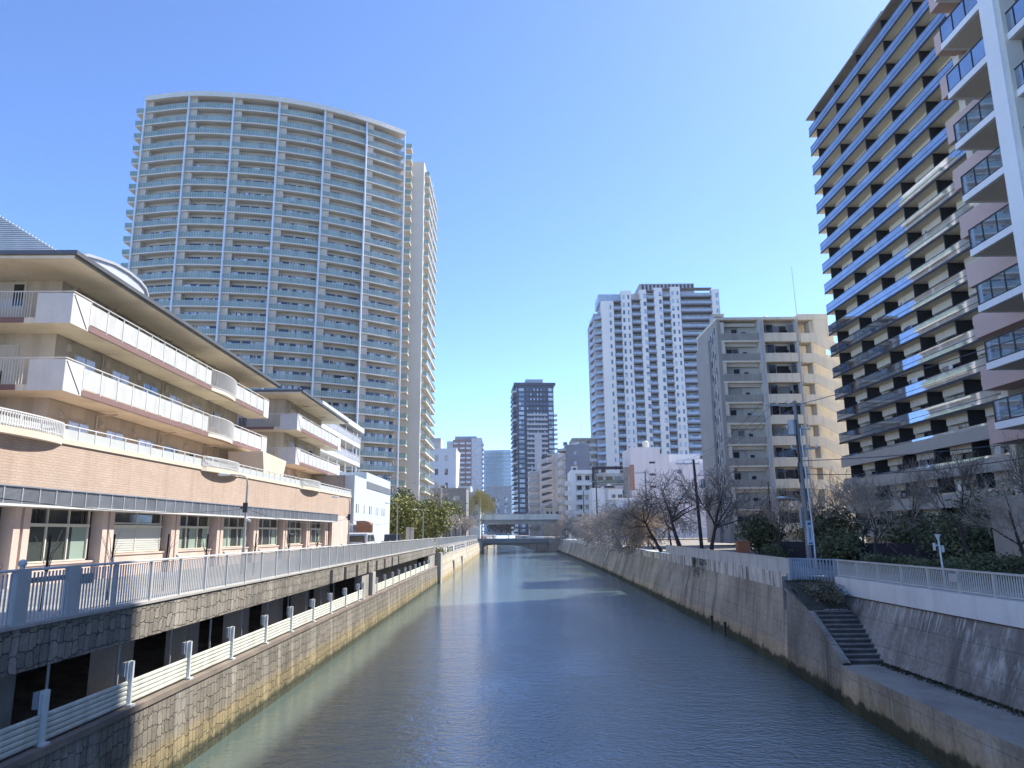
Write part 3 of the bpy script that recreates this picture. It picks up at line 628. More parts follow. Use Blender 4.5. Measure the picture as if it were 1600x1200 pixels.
q=MB().vprism([(a.x,0),(d.x,0),(d.x,d.z),(c.x,c.z),(b.x,b.z),(a.x,a.z)],0,20); q.build('screen_wall',mat('louvre_backing',(.52,.51,.49),.9),lv)
q=MB(); z=12
while z<a.z-.2:
    P=[(a.x,a.z),(b.x,b.z),(c.x,c.z),(d.x,d.z)]
    for (x0,z0),(x1,z1) in zip(P,P[1:]):
        if z1<=z<=z0: xe_=x0+(x1-x0)*(z0-z)/(z0-z1); break
    else: xe_=d.x
    q.box(a.x,xe_-.1,-.12,-.0,z,z+.1); z+=.19
q.build('louvre',LOU,lv)
# ---- pale blue warehouse
PB=mat('pale_blue_render',(.50,.57,.64),.8,.04,.4,.03,(.42,.48,.54),.3,1)
wh=thing('warehouse','pale blue windowless hall with small slit windows beyond the care home podium','building',(-16.2,75.2,0),math.pi/2)
MB().box(0,6,0,12,0,7.7).box(6,22,0,14,0,8.5).build('wall',PB,wh)
MB().box(6.2,21.6,-.04,0,6.75,7.55).build('vent_louvre',mat('vent_louvre',(.33,.35,.36),.6,.1),wh)
for k in range(7):
    MB().box(6.3,21.5,-.08,-.04,6.8+k*.11,6.84+k*.11).build('louvre_slat',GREYM,wh)
for x in (1.2,2.2,5.2,8.2,9.2,12.3,13.4,16.2,17.6): MB().box(x-.16,x+.16,-.03,.02,3.95,4.85).build('window',PANE,wh)
MB().box(2.3,5.0,-.05,.03,0,3.1).build('door',mat('grey_door',(.2,.21,.22),.6),wh)
MB().box(-.05,-.01,1,11,3,7.72).build('end_wall_cladding',CON,wh)
# ============================================================ curved tower
TOW=mat('tower_tile',(.56,.46,.345),.8,.08,.25,.05)
TOWS=mat('tower_slab',(.64,.575,.48),.8,.06,.3,.04)
TOWC=mat('tower_column',(.60,.63,.65),.55,.05,.5)
TG=glassmat('green_balcony_glass',0,.62,.12,(.37,.45,.38),(.56,.66,.58))
WB=mat('tower_end_wall',(.64,.575,.48),.85,.05,.12,.04)
tw_=thing('curved_tower','huge curved beige apartment tower with green glass balconies behind the care home','building',(-55,150,0),0)
cols=[(-82.8,150.02),(-72.18,148.44),(-62.3,149.09),(-52.58,150.99),(-43.04,154.49),(-34.28,159.51),(-26.08,165.69)]
cols=[(a+55,b-150) for a,b in cols]
def cr(P,i,t):
    p0=P[max(0,i-1)];p1=P[i];p2=P[i+1];p3=P[min(len(P)-1,i+2)]
    if i==0: p0=(2*p1[0]-p2[0],2*p1[1]-p2[1]-.6)
    if i+2>=len(P): p3=(2*p2[0]-p1[0],2*p2[1]-p1[1]+.6)
    return tuple(.5*((2*p1[k])+(-p0[k]+p2[k])*t+(2*p0[k]-5*p1[k]+4*p2[k]-p3[k])*t*t+(-p0[k]+3*p1[k]-3*p2[k]+p3[k])*t**3) for k in range(2))
arc=[cr(cols,i,j/6) for i in range(6) for j in range(6)]+[cols[-1]]
def offs(path,d):
    out=[]
    for i,p in enumerate(path):
        a=path[max(0,i-1)];b=path[min(len(path)-1,i+1)]; v=Vector((b[0]-a[0],b[1]-a[1])).normalized(); out.append((p[0]-v.y*d,p[1]+v.x*d))
    return out
wl=offs(arc,1.8); inner=offs(arc,20)
offs_c={0:offs(arc,1.75),1:offs(arc,1.72)}
NF=32; FH=3.1; ZT=99.2
q=MB().prism(wl+inner[::-1],0,ZT-.3); q.build('wall',TOW,tw_)
rt=offs(arc,-.5); MB().prism(rt+offs(arc,20)[::-1],ZT-.4,ZT+.75).build('roof',TOWS,tw_)
MB().prism(offs(arc[4:24],7)+offs(arc[4:24],17)[::-1],ZT+.7,ZT+2.4).build('penthouse',TOWS,tw_)
wins=[]; parts_=[]; clut=[]; laun=[]; LAUN=paneM('laundry_cloth',(.05,.06,.12),(.7,.68,.66),.55,1.5,1.5)
for f in range(NF):
    z=ZT-FH*(f+1)+.0
    q=MB(); o=offs(arc,0.0); n_=offs(arc,1.8)
    q.prism(o+n_[::-1],z-.14,z+.12)
    e0=arc[0]; q.box(e0[0]-2.2,e0[0]+.1,e0[1]+.4,e0[1]+3.6,z-.2,z+.12); e1=arc[-1]; q.box(e1[0]-.1,e1[0]+1.5,e1[1]+1.2,e1[1]+3.8,z-.2,z+.12)
    b=q.build('balcony',TOWS,tw_)
    g=MB(); g.strip([[(x,y,z+.13) for x,y in offs(arc,.06)],[(x,y,z+1.25) for x,y in offs(arc,.06)]])
    g.box(e0[0]-2.2,e0[0],e0[1]+.4,e0[1]+.46,z+.12,z+1.25).box(e0[0]-2.2,e0[0]-2.14,e0[1]+.4,e0[1]+3.6,z+.12,z+1.25).box(e1[0]+.1,e1[0]+1.5,e1[1]+1.2,e1[1]+1.26,z+.12,z+1.25).box(e1[0]+1.44,e1[0]+1.5,e1[1]+1.2,e1[1]+3.8,z+.12,z+1.25)
    g.build('glass_railing',TG,b)
    h=MB().beam(offs(arc,.06),[(-.03,z+1.24),(.03,z+1.24),(.03,z+1.3),(-.03,z+1.3)])
    # glass joints
    for i in range(0,36): 
        for u in (0,.33,.66):
            a=arc[i];c=arc[i+1]; x=a[0]*(1-u)+c[0]*u; y=a[1]*(1-u)+c[1]*u+.03; h.box(x-.03,x+.03,y,y+.05,z+.12,z+1.25)
    h.build('handrail',GREYM,b)
    for i in range(0,36,6):
        a,c=wl[i],wl[i+1]; A=arc[i]; B=arc[i+1]
        parts_.append(MB().face([(B[0],B[1]+.35,z),(c[0],c[1]-.02,z),(c[0],c[1]-.02,z+2.9),(B[0],B[1]+.35,z+2.9)]).face([(A[0],A[1]+.45,z),(B[0],B[1]+.35,z),(B[0],B[1]+.35,z+2.9),(A[0],A[1]+.45,z+2.9)]))
    for i in range(36):
        a=wl[i]; c=wl[min(36,i+1)]; mx=(a[0]+c[0])/2; my=(a[1]+c[1])/2
        if i%6 in (1,4) and rnd.random()<.8: clut.append(MB().box(mx-.4,mx+.4,my-.42,my-.1,z+.15,z+.8))
        if rnd.random()<.16: L_=rnd.uniform(.5,1.8); laun.append(MB().box(mx-L_/2,mx+L_/2,my-.9,my-.86,z+rnd.uniform(.8,1.2),z+rnd.uniform(1.7,2.0)))
    for i in range(6):
        for (ua,ub) in ((.19,.45),(.49,.73),(.76,.97)):
            n0=i*6+ua*6; n1=i*6+ub*6
            def pt(v,d): 
                k=int(v); u=v-k; P=offs_c[d]; return (P[k][0]*(1-u)+P[k+1][0]*u,P[k][1]*(1-u)+P[k+1][1]*u)
            A=pt(n0,0);B=pt(n1,0); m=MB().face([(A[0],A[1],z+.2),(B[0],B[1],z+.2),(B[0],B[1],z+2.35),(A[0],A[1],z+2.35)],0)
            A=pt(n0+.06,1);B=pt(n1-.06,1); mid=(n0+n1)/2; C=pt(mid,1)
            for P_,Q_ in ((A,((C[0]*.97+A[0]*.03),(C[1]*.97+A[1]*.03))),(((C[0]*.97+B[0]*.03),(C[1]*.97+B[1]*.03)),B)):
                m.face([(P_[0],P_[1],z+.28),(Q_[0],Q_[1],z+.28),(Q_[0],Q_[1],z+2.27),(P_[0],P_[1],z+2.27)],1)
            wins.append(m)
capped('window',wins,tw_,[DARKM,paneM('tower_pane',(.03,.035,.045),(.62,.60,.55),.5,.9,.32)]); capped('air_conditioner',clut,tw_,WHITE,60); capped('laundry',laun,tw_,LAUN,60); capped('partition',parts_,tw_,TOW)
for x,y in cols: MB().box(x-.17,x+.17,y-.34,y+.1,0,ZT+.8).build('column',TOWC,tw_)
# right end stub with side balconies
MB().box(24,33.0,22,44,0,95.2).build('end_wall',WB,tw_)
for f in range(31):
    z=92.0-3.1*f
    if z<3: break
    b=MB().box(33.0,34.2,23.5,44,z-.2,z+.15).build('balcony',TOWS,tw_)
    MB().box(34.14,34.2,23.5,44,z+.15,z+1.2).box(33,34.2,23.5,23.56,z+.15,z+1.2).build('glass_railing',TG,b)
MB().box(34.0,34.13,33,33.3,0,95).build('column',TOWC,tw_)
# ============================================================ generic mid and far blocks (local x along the facade, y into the block, facade at y=0)
def grid_windows(t,x0,x1,z0,z1,nx,nz,ww,wh,pane=PANE,frame=None,y=0,cap=100,skip=None):
    it=[]
    for j in range(nz):
        for i in range(nx):
            if skip and skip(i,j): continue
            cx=x0+(x1-x0)*(i+.5)/nx; cz=z0+(z1-z0)*(j+.5)/nz
            m=MB().box(cx-ww/2-.08,cx+ww/2+.08,y-.05,y-.002,cz-wh/2-.08,cz+wh/2+.08,0).box(cx-ww/2,cx-.03,y-.06,y-.051,cz-wh/2,cz+wh/2,1).box(cx+.03,cx+ww/2,y-.06,y-.051,cz-wh/2,cz+wh/2,1); it.append(m)
    capped('window',it,t,[frame or GREYM,pane],cap)
def bands(t,name,x0,x1,z0,z1,n,h,m,d=.9,y=0):
    for j in range(n):
        z=z0+(z1-z0)*j/n; MB().box(x0,x1,y-d,y,z,z+h).build(name,m,t)
BW=mat('blue_white_tile',(.64,.67,.71),.75,.04,.15,.03)
t=thing('office_block','pale blue tiled office block with sparse small windows right of the curved tower','building',(-32,240,0))
MB().box(-14,13.4,0,18,0,29).build('wall',BW,t); MB().box(-6,3.3,2,14,29,36).box(3.3,8,3,14,29,33).box(-1,3,1.99,2.1,29.2,30.5).build('penthouse',mat('grey_render',(.38,.38,.38),.85,.06),t)
MB().box(-14.1,13.5,-.1,18.1,28.6,29.15).build('parapet',BW,t)
grid_windows(t,-1,11.8,10.2,28.2,4,4,1.0,2.0,PANE,BW)
MB().tube([(5,8,33),(5,8,37.5)],.08,5).build('antenna',GREYM,t)
GRB=mat('plain_grey_render',(.33,.33,.335),.85,.08,.2,.05)
t=thing('low_building','low grey flat roofed building in front of the pale blue office block','building',(-27,205,0))
MB().box(-6,14,0,12,0,14).build('wall',mat('dull_grey',(.24,.23,.225),.85,.08,.2),t); MB().box(-6.2,14.2,-.2,.1,13.6,14.1).build('parapet',CON,t); grid_windows(t,-4,13,2,13,5,3,1.5,1.3)
t=thing('low_building','small white building with stepped roof behind the willow','building',(-17.5,235,0))
MB().box(0,4,0,10,0,16.5).box(4,7,0,10,0,14.5).build('wall',WHITE,t); MB().box(-.1,7.1,-.1,.1,14.2,14.5).build('parapet',GREYM,t); grid_windows(t,0,7,3,13,3,3,1,1.2)
# brick and white residential tower far
BRK=mat('brown_tile',(.30,.20,.17),.8,.06,.2)
t=thing('apartment_tower','brown and white balconied tower far beyond the office block','building',(-40.5,470,0))
MB().box(2,16,0,18,0,61).build('wall',BRK,t); MB().box(-2,2,-.5,18,0,60).box(14,20.5,-.5,18,0,62).build('side_wall',mat('off_white_tile',(.52,.51,.5),.8),t)
MB().box(3,17,3,15,61,63.5).build('penthouse',GRB,t)
for j in range(19):
    z=2+j*3.1; MB().box(2.4,5.4,-1.3,0,z,z+1.1).box(6.4,9.8,-1.5,0,z,z+1.1).box(10.6,13.6,-1.3,0,z,z+1.1).build('balcony',WHITE,t); MB().box(20.5,21.6,0,12,z,z+1.1).build('side_balcony',WHITE,t)
grid_windows(t,2,14,1.5,60,3,19,2.6,1.7,PANE,BRK)
# pale glass towers
GT=mat('blue_curtain_glass',(.22,.32,.36),.12,.1,.05,spec=.8)
t=thing('glass_tower','pale green glass tower with a curved right side in the far distance','building',(-31.5,800,0)); t.scale=(1.33,)*3
pl=[(0,0),(16,-2),(22,-1),(25,3),(26,9),(26,25),(0,25)]
MB().prism(pl,0,68).build('curtain_wall',GT,t)
for j in range(22): MB().prism([(a*1.0+(.25 if a>1 else -.2),b-.3 if b<10 else b) for a,b in pl],2+j*3.05,2+j*3.05+.9).build('floor_band',mat('pale_band',(.42,.50,.50),.5) if 'pale_band' not in MATS else MATS['pale_band'],t)
q=MB(); 
for k in range(12): q.box(k*1.4,k*1.4+.15,-2.6+.0,-1.9,0,68)
q.build('mullion',GREYM,t)
t=thing('glass_tower','bluish glass block with brown top right of the green glass tower','building',(5,850,0)); t.scale=(1.33,)*3
MB().box(0,24,0,25,0,61).build('curtain_wall',GT,t); MB().box(-.3,24.3,-.4,25,61,66).build('crown',mat('brown_band',(.22,.17,.16),.7),t)
for j in range(18): MB().box(-.3,24.3,-.5,0,2+j*3.3,3+j*3.3).build('floor_band',MATS['pale_band'],t)
# grey block in the middle
t=thing('office_block','plain grey block with a grid of dark square windows beyond the bridges','building',(-21.9,625,0))
MB().box(0,20.8,0,20,0,40).build('wall',GRB,t); MB().box(-.2,21,-.2,.3,39.6,40.6).build('parapet',GRB,t)
grid_windows(t,3.6,10.6,12,32,2,4,2.9,3.6,PANE,CON); grid_windows(t,13.8,18.6,12,32,1,4,3.2,3.6,PANE,CON)
MB().box(7.2,7.6,-.2,0,33,38.5).box(11.5,11.9,-.2,0,33,38.5).box(7.2,11.9,-.2,0,38.4,38.8).build('frame_relief',CON,t)
# ---------------------------------------------------------------- dark tower
DKF=mat('dark_blue_facade',(.025,.032,.052),.35,.15,.1,spec=.6); DKG=mat('tower_grey_band',(.42,.41,.40),.75,.06,.1)
CWIN=paneM('corner_window',(.16,.22,.27),(.45,.52,.56),.45,.5,.33)
t=thing('dark_tower','tall slim dark blue and grey tower standing in the centre beyond the bridges','building',(XP(809,480),480,0),R(4)); t.scale=(1.3,1,1)
# front face from x=0..19 ; left face recedes
MB().box(0,19,0,28,0,98.5).build('wall',DKF,t)
MB().box(-1.5,20,-1.3,28,98.5,100.2).build('roof',DKF,t); MB().box(5,14,5,16,100.2,103.8).build('penthouse',DKG,t)
for f in range(30):
    z=97-3.2*(f+1)+.3
    if f>4: 
        MB().box(5,15.6,-.9,0,z-.2,z+1.1 if f<12 else z+.9).build('balcony',DKG,t)
        MB().box(19,20.8,0,5,z-.2,z+.9).build('side_balcony',GREYM if f<14 else DKF,t)
    else:
        MB().box(5,15.6,-.5,0,z-.1,z+.3).build('floor_band',DARKM,t)
    q=MB().box(-2.0,0,1,27,z-.2,z+1.0); q.build('side_balcony',DKF if f%3 else GREYM,t)
    w1=MB().box(1.0,3.6,-.12,0,z+.5,z+2.5).box(16.3,18.6,-.12,0,z+.5,z+2.5).build('corner_window',CWIN,t)
    if f>9: MB().box(8.7,12.4,-1.0,-.9,z-.2,z+3.0).build('centre_panel',DKG,t)
it=[]
for f in range(30):
    z=97-3.2*(f+1)+.3
    for k in range(6):
        x=5.1+k*1.75; it.append(MB().box(x,x+1.5,-.06,-.003,z+.6,z+2.3,0).box(x+.1,x+.7,-.08,-.061,z+.7,z+2.2,1))
capped('window',it,t,[DKF,PANEB])
# ---------------------------------------------------------------- right mid group
SGR=mat('stair_grey_render',(.58,.52,.47),.85,.06,.2)
t=thing('apartment_block','grey beige block with zigzag outdoor stairs right of the dark tower','building',(7.2,326,0)); t.scale=(1.085,)*3
MB().box(8,14,1,16,0,33.5).box(4.2,10,0,14,0,29.8).box(0,4.2,1,14,0,26.4).build('wall',SGR,t)
for j in range(10):
    z=3+j*3.0
    MB().vprism([(4.4,z),(6.6,z),(9.8,z+1.3),(9.8,z+2.3),(6.8,z+1.0),(4.4,z+1.0)],-.8,-.6).build('stair_parapet',SGR,t)
    MB().vprism([(5.2,z+1.1),(9.4,z+2.3),(9.4,z+2.7),(7.5,z+2.7),(5.2,z+2.2)],-.05,-.01).build('stair_opening',mat('stair_dark',(.1,.09,.085),.9) if 'stair_dark' not in MATS else MATS['stair_dark'],t)
    if z<25: MB().box(-.6,3.6,-.3,1,z,z+1.1).build('balcony',CONL,t)
t=thing('apartment_block','narrow slate grey block with curved white balconies on its left edge','building',(18.2,250,0))
SLB=mat('slate_tile',(.19,.20,.235),.7,.06,.2)
MB().box(0,8.2,0,15,0,31.3).build('wall',SLB,t)
grid_windows(t,1.8,4.6,3,30,1,8,.9,1.1,PANEB,SLB)
for j in range(10):
    z=1.6+j*3.05; arcp=[(0,-.3),(-1.2,-.1),(-2.2,.8),(-2.6,2.2),(-2.6,6),(0,6)]
    MB().prism(arcp,z,z+.9).build('balcony',CONL,t)
MB().box(-2.2,0,.8,8,0,28.5).build('side_wall',SGR,t)
t=thing('apartment_block','beige block with long balconies and slanting stair between slate block and white tower','building',(24,292,0))
MB().box(0,20,0,14,0,38.5).build('wall',CONL,t); MB().box(-.3,20,-1.6,14,38,38.7).build('roof',CONL,t)
for j in range(12):
    z=2.2+j*3.0; b=MB().box(5,20,-1.5,0,z,z+.22).build('balcony',WHITE,t); MB().box(5,20,-1.5,-1.44,z+.22,z+1.2).build('balustrade',GREYM,b)
    MB().vprism([(-.6+j*-.0,z),(2.6,z+1.2),(2.6,z+2.1),(-.6,z+1)],-1.2,-1.1).build('stair_parapet',WHITE,t)
grid_windows(t,5,20,2.6,38,4,12,2.2,1.9,PANE,CONL)
MB().tube([(4,3,38.7),(4,3,45)],.06,4).tube([(12,3,38.7),(12,3,44)],.06,4).build('antenna',GREYM,t)
WHT=mat('clean_white_render',(.74,.71,.67),.7,.04,.3,.03)
t=thing('apartment_block','small white apartment block with solid balconies beside a dark edge strip','building',(XP(892,205),205,0))
# px 892-924
MB().box(0,5.9,0,12,0,18.7).build('wall',WHT,t); MB().box(5.9,6.55,-1.3,12,0,19.6).box(6.55,14.5,-1.3,-.6,18.8,19.6).build('edge_strip',mat('dark_brown_strip',(.045,.035,.04),.6),t)
for j in range(6):
    z=1.2+j*2.65; MB().box(1.3,5.8,-1.2,0,z+.0,z+1.05).build('balcony',WHT,t); MB().box(-1.4,0,.5,3,z,z+1.3).build('side_balcony',WHT,t)
MB().box(0,1.3,-1.2,0,0,18.7).box(1.3,5.9,-1.2,0,17.6,18.7).build('frame',WHT,t)
grid_windows(t,1.3,5.8,2.0,17.9,2,6,1.1,1.2,PANE,CONL)
t=thing('apartment_block','cream block with glass balconies framed by a dark strip at its top and left','building',(XP(928,210),210,0))
MB().box(0,8.6,0,10,0,18.2).build('wall',mat('cream_white',(.72,.70,.65),.75),t)
for j in range(5): b=MB().box(0,8.6,-1.2,0,2.6+j*3.1,2.8+j*3.1).build('balcony',WHT,t); MB().box(0,8.6,-1.2,-1.15,2.8+j*3.1,3.8+j*3.1).build('glass_railing',TG,b)
grid_windows(t,.4,8.4,3.0,18,3,5,1.8,1.5,PANE,CONL)
t=thing('low_building','pale grey house with a ribbed cornice under the cream block','building',(XP(925,185),185,0))
MB().box(0,7.6,0,9,0,12.6).build('wall',mat('pale_grey_render',(.68,.66,.64),.8,.06,.3),t); MB().box(3.0,7.8,-.4,9,12.4,13.1).build('cornice',CONL,t); MB().vprism([(2.5,12.6),(4.2,13.6),(6,12.6)],-.4,.2).build('gable',WHT,t); MB().box(3.3,3.9,-.25,0,0,12.6).build('drain_stack',GREYM,t)
grid_windows(t,4.4,7.8,9,12,2,1,1.0,.8)
t=thing('low_building','pale blue two storey building with a corner chamfer and ribbon of windows','building',(XP(953,160),160,0))
MB().prism([(0,1.8),(2.0,0),(8.5,0),(8.5,9),(0,9)],0,8.6).build('wall',mat('pale_blue_grey',(.55,.62,.69),.75,.04,.3),t)
MB().box(-.3,8.7,-.2,9,8.6,8.9).build('parapet',WHT,t); grid_windows(t,2.0,8.3,4.3,6.6,5,1,1.1,1.6,PANE,WHT)
t=thing('billboard','tall brown tiled sign slab seen edge on beside the pink building','sign',(XP(985.5,176),176,0))
zt=ZP(726,176,988); zb=ZP(766,176,988); w1=XP(992,176)-XP(985.5,176); w0=XP(977,176)-XP(985.5,176)
MB().box(0,w1,0,.6,zb,zt).build('panel_front',mat('rust_tile',(.36,.17,.11),.8,.15,2),t); MB().prism([(0,0),(0,.6),(w0,2.6),(w0,2.0)],zb,zt-.5).build('panel_side',mat('sign_side',(.26,.225,.21),.8),t)
MB().box(.2,.4,.2,.4,0,zb).build('support_post',GREYM,t)
PNK=mat('pale_pink_render',(.72,.625,.58),.85,.04,.15,.03,(.42,.37,.38),.3,.8)
t=thing('low_building','windowless pale pink building with stepped roof and a cream water tank','building',(34.0,196,0))
# px 980-1098
MB().box(-2.4,5.6,0,14,0,24.0).box(5.6,7.9,0,14,0,22.2).box(7.9,19.2,0,14,0,19.6).build('wall',PNK,t)
MB().box(7.9,16.8,2,10,19.6,22.2).box(16.8,18.6,2,8,19.6,20.8).build('penthouse',WHT,t)
MB().ball((2.6,4,25.2),.95,10,8,0,1.1).tube([(2.6,4,24),(2.6,4,25.8)],.9,12).build('water_tank',mat('cream_tank',(.62,.6,.48),.5),t)
MB().box(2.6,4.2,-.05,.02,19.6,20.1).box(2.6,4.2,-.05,.02,16.4,16.9).box(2.6,4.2,-.05,.02,13.2,13.7).build('window',DARKM,t)
grid_windows(t,5.6,18.4,9,19,4,3,1.4,1.0,PANE,PNK,skip=lambda i,j:(i+j)%2==0)
for x in (6,8.5,11,13.5,16): MB().box(x,x+1.5,-.03,0,11.0,11.06).box(x,x+1.5,-.03,0,14.2,14.26).build('joint_line',GRB,t)
t=thing('low_building','cream building with a glazed balcony squeezed between pink block and grey flats','building',(53.4,198,0))
MB().box(0,9,0,12,0,15.2).build('wall',mat('warm_cream_render',(.62,.51,.40),.85,.05),t); MB().box(0.5,9,-.3,6,15.2,17).build('glass_box',TG,t); grid_windows(t,1,8,3,14,2,3,1.2,1.2)  # one even warm cream wall colour
t=thing('low_building','cream three storey house behind the trees near the elevated road','building',(13.0,318,0))
MB().box(0,10,0,10,0,12).box(4,10,0,10,12,14.5).build('wall',CONL,t); grid_windows(t,.5,9.5,5,11.5,4,2,1.4,1.3); MB().box(-.2,10.2,-.3,0,11.7,12.1).build('cornice',CONL,t)
# ---------------------------------------------------------------- white tower
WT=mat('white_tower_tile',(.70,.66,.59),.7,.04,.12,.02); WTB=mat('tower_balcony_dark',(.16,.15,.155),.6,.1); WTG=glassmat('blue_grey_glass',.1,.7,.1,(.48,.54,.58),(.5,.55,.6))
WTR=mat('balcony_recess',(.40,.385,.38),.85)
t=thing('white_tower','white stepped apartment tower with dark balcony columns on the right bank','building',(33,287,0))
strips=[('W',3.8,8.9,94.5),('B',8.9,12.0,94.0),('W',12.0,16.2,98.8),('B',16.2,19.9,94.6),('W',19.9,22.5,99.2),('B',22.5,25.6,98.6),('W',25.6,29.1,100),('B',29.1,32.2,99.3),('W',32.2,36.4,100.3),('B',36.4,49.2,99.4),('W',49.2,52.4,99.2)]
FHt=3.28; nF=30
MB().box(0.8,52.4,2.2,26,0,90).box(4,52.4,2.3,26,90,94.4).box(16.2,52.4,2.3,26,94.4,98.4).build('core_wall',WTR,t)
wn_=[]; WFm=mat('tower_window_frame',(.48,.48,.48),.5)
for ty,a,b,zt in strips:
    if ty=='W':
        MB().box(a,b,-.6,2.2,12,zt).build('wall',WT,t)
        nf=int((zt-13)/FHt)
        for k in range(nf):
            z=zt-1.0-FHt*(k+1)+.6
            for cx,ww in (((a+b)/2+((b-a)*.22),.85 if b-a>3.5 else 1.2),)+(((a+b)/2-(b-a)*.25,1.0),)*(1 if b-a>4.0 and k%1==0 and a>10 else 0):
                wn_.append(MB().box(cx-ww/2,cx+ww/2,-.66,-.601,z,z+1.9,0).box(cx-ww/2+.1,cx+ww/2-.1,-.68,-.661,z+.1,z+1.8,1))
    else:
        for k in range(int((zt-6)/FHt)):
            z=zt-FHt*(k+1)
            bb=MB().box(a,b,-.9,2.2,z-.3,z+.1).box(a,b,-.92,-.82,z-.3,z+.25).build('balcony',WTB,t)
            MB().box(a+.1,b-.1,-.9,-.85,z+.25,z+1.25).build('glass_railing',WTG,bb)
            wn_.append(MB().box(a+.5,b-.4,2.1,2.19,z+.2,z+2.4,0).box(a+.6,b-.5,2.05,2.099,z+.3,z+2.3,1))
        MB().box(a-.1,b+.1,-1,2.2,zt,zt+.35).build('eave',WTB,t)
capped('window',wn_,t,[WFm,PANEB])
# left side gallery
for k in range(27):
    z=90.5-FHt*(k+1)
    if z<3: break
    bb=MB().prism([(0.9,2),(3.8,-.4),(3.8,12),(0,12),(-.2,9)],z-.25,z+.15).build('side_balcony',WTB if k%4 else WTB,t); MB().strip([[(-.2,9,z+.15),(.9,2,z+.15),(3.8,-.45,z+.15)],[(-.2,9,z+1.2),(.9,2,z+1.2),(3.8,-.45,z+1.2)]]).build('glass_railing',WTG,bb)
MB().box(3,14,1.5,14,94.4,98).build('corner_lantern',WTG,t)
q=MB().box(21,44,6,20,98.5,104); q.build('roof_screen',mat('roof_screen_grey',(.34,.33,.32),.8),t)
q=MB()
for k in range(14): q.box(22+k*1.6,22.8+k*1.6,5.9,6.0,100.5,103.6)
q.build('screen_slot',DARKM,t)
MB().box(3.8,32,-.6,3,0,11.8).build('base_wall',WTB,t)
grid_windows(t,5,31,6,11.5,5,1,3.2,2.6,PANEL,WTB,y=-.6)
# ---------------------------------------------------------------- ten storey flats
BG=mat('flats_beige',(.74,.66,.53),.85,.05,.3,.04,(.38,.34,.28),.3,1.5); BGG=mat('flats_grey_beige',(.68,.62,.53),.85,.05,.3,.04); TILE=mat('flats_dark_tile',(.36,.325,.29),.75,.06,.4)
DKPANE=paneM('dark_room_pane',(.03,.032,.036),(.25,.26,.26),.3,.9,.32)
t=thing('apartment_block','ten storey beige flats with zigzag stair parapets on the right bank','building',(31.2,107,0))
# local: 0..17 wide, z top 33.6
ZL=[33.05-3.15*k for k in range(11)]    # slab levels
MB().box(0,12.2,1.6,12,0,33.4).build('wall',BGG,t)
MB().box(-.02,.5,0,11.5,0,33.55).build('side_wall',TILE,t); MB().box(-.4,-.02,4,11.5,0,31).build('side_wall',TILE,t)
MB().box(-.1,12.4,-.15,12,33.2,33.6).build('roof',BG,t)
sw=[]
for k in range(10):
    for j,(yy) in enumerate((1.2,2.4,3.4)):
        z=ZL[k]-2.6-.35*j; sw.append(MB().box(-.08,-.02,yy,yy+.35,z,z+1.9,0).box(-.1,-.081,yy+.04,yy+.31,z+(1 if (k+j)%2 else .1),z+1.8 if (k+j)%2 else z+.9,1))
capped('slit_window',sw,t,[DARKM,WHITE])
GRG=glassmat('grey_balcony_panel',0,.5,.25,(.58,.54,.47),(.7,.7,.7))
for k in range(10):
    z=ZL[k]-3.15
    b=MB().box(.5,6.3,0,1.6,z-.15,z+.12).build('balcony',BG,t); MB().box(.6,6.2,.02,.06,z+.12,z+1.15).build('balustrade',GRG,b); q=MB().box(.5,6.3,-.0,.07,z+1.15,z+1.21)
    for j in range(5): q.box(.55+j*1.4,.62+j*1.4,-.01,.02,z+.12,z+1.15)
    q.build('handrail',GREYM,b)
    MB().box(.5,1.1,.1,1.6,z+.12,z+3.0).box(.5,6.2,.9,1.6,z+2.5,z+3.0).build('frame_wall',BGG,t)
    w=MB().box(1.5,3.6,1.52,1.59,z+.2,z+2.4).build('window',GREYM,t); MB().box(1.68,2.5,1.49,1.515,z+.28,z+2.22).box(2.6,3.42,1.50,1.515,z+.28,z+2.22).build('pane',PANEL,w)
    w=MB().box(4.2,4.8,1.54,1.59,z+1.1,z+1.8).build('window',DARKM,t); MB().box(4.7,5.4,1.0,1.35,z+.15,z+.8).build('air_conditioner',WHITE,t)
    # middle: solid parapets
    b=MB().box(7.1,12.0,-.05,.15,z-.1,z+1.25).box(7.1,12,.15,1.6,z-.1,z+.1).build('parapet',BG,t)
    for (a,c) in ((7.2,7.7),(7.8,8.9),(11.1,11.95)):
        w=MB().box(a,c,.9 if a>11 else 1.1,1.16,z+1.25,z+2.9).build('window',GREYM,t); MB().box(a+.06,c-.06,1.05 if a<11 else .85,1.09 if a<11 else .89,z+1.3,z+2.8).build('pane',DKPANE,w)
    MB().box(9.2,11.0,1.5,1.59,z+1.25,z+2.7).build('window',DKPANE,t)
    MB().box(10.9,11.3,1.3,1.5,z+1.2,z+2.0).build('window',BLACK,t)
MB().box(6.3,7.1,-.05,1.6,0,33.3).box(11.95,12.25,.0,1.6,0,33.3).build('pilaster',BGG,t)
MB().tube([(6.55,-.15,0),(6.55,-.15,33)],.07,6).tube([(6.85,-.15,0),(6.85,-.15,33)],.05,6).tube([(12.15,-.1,0),(12.15,-.1,33)],.07,6).build('drain_pipe',GREYM,t)
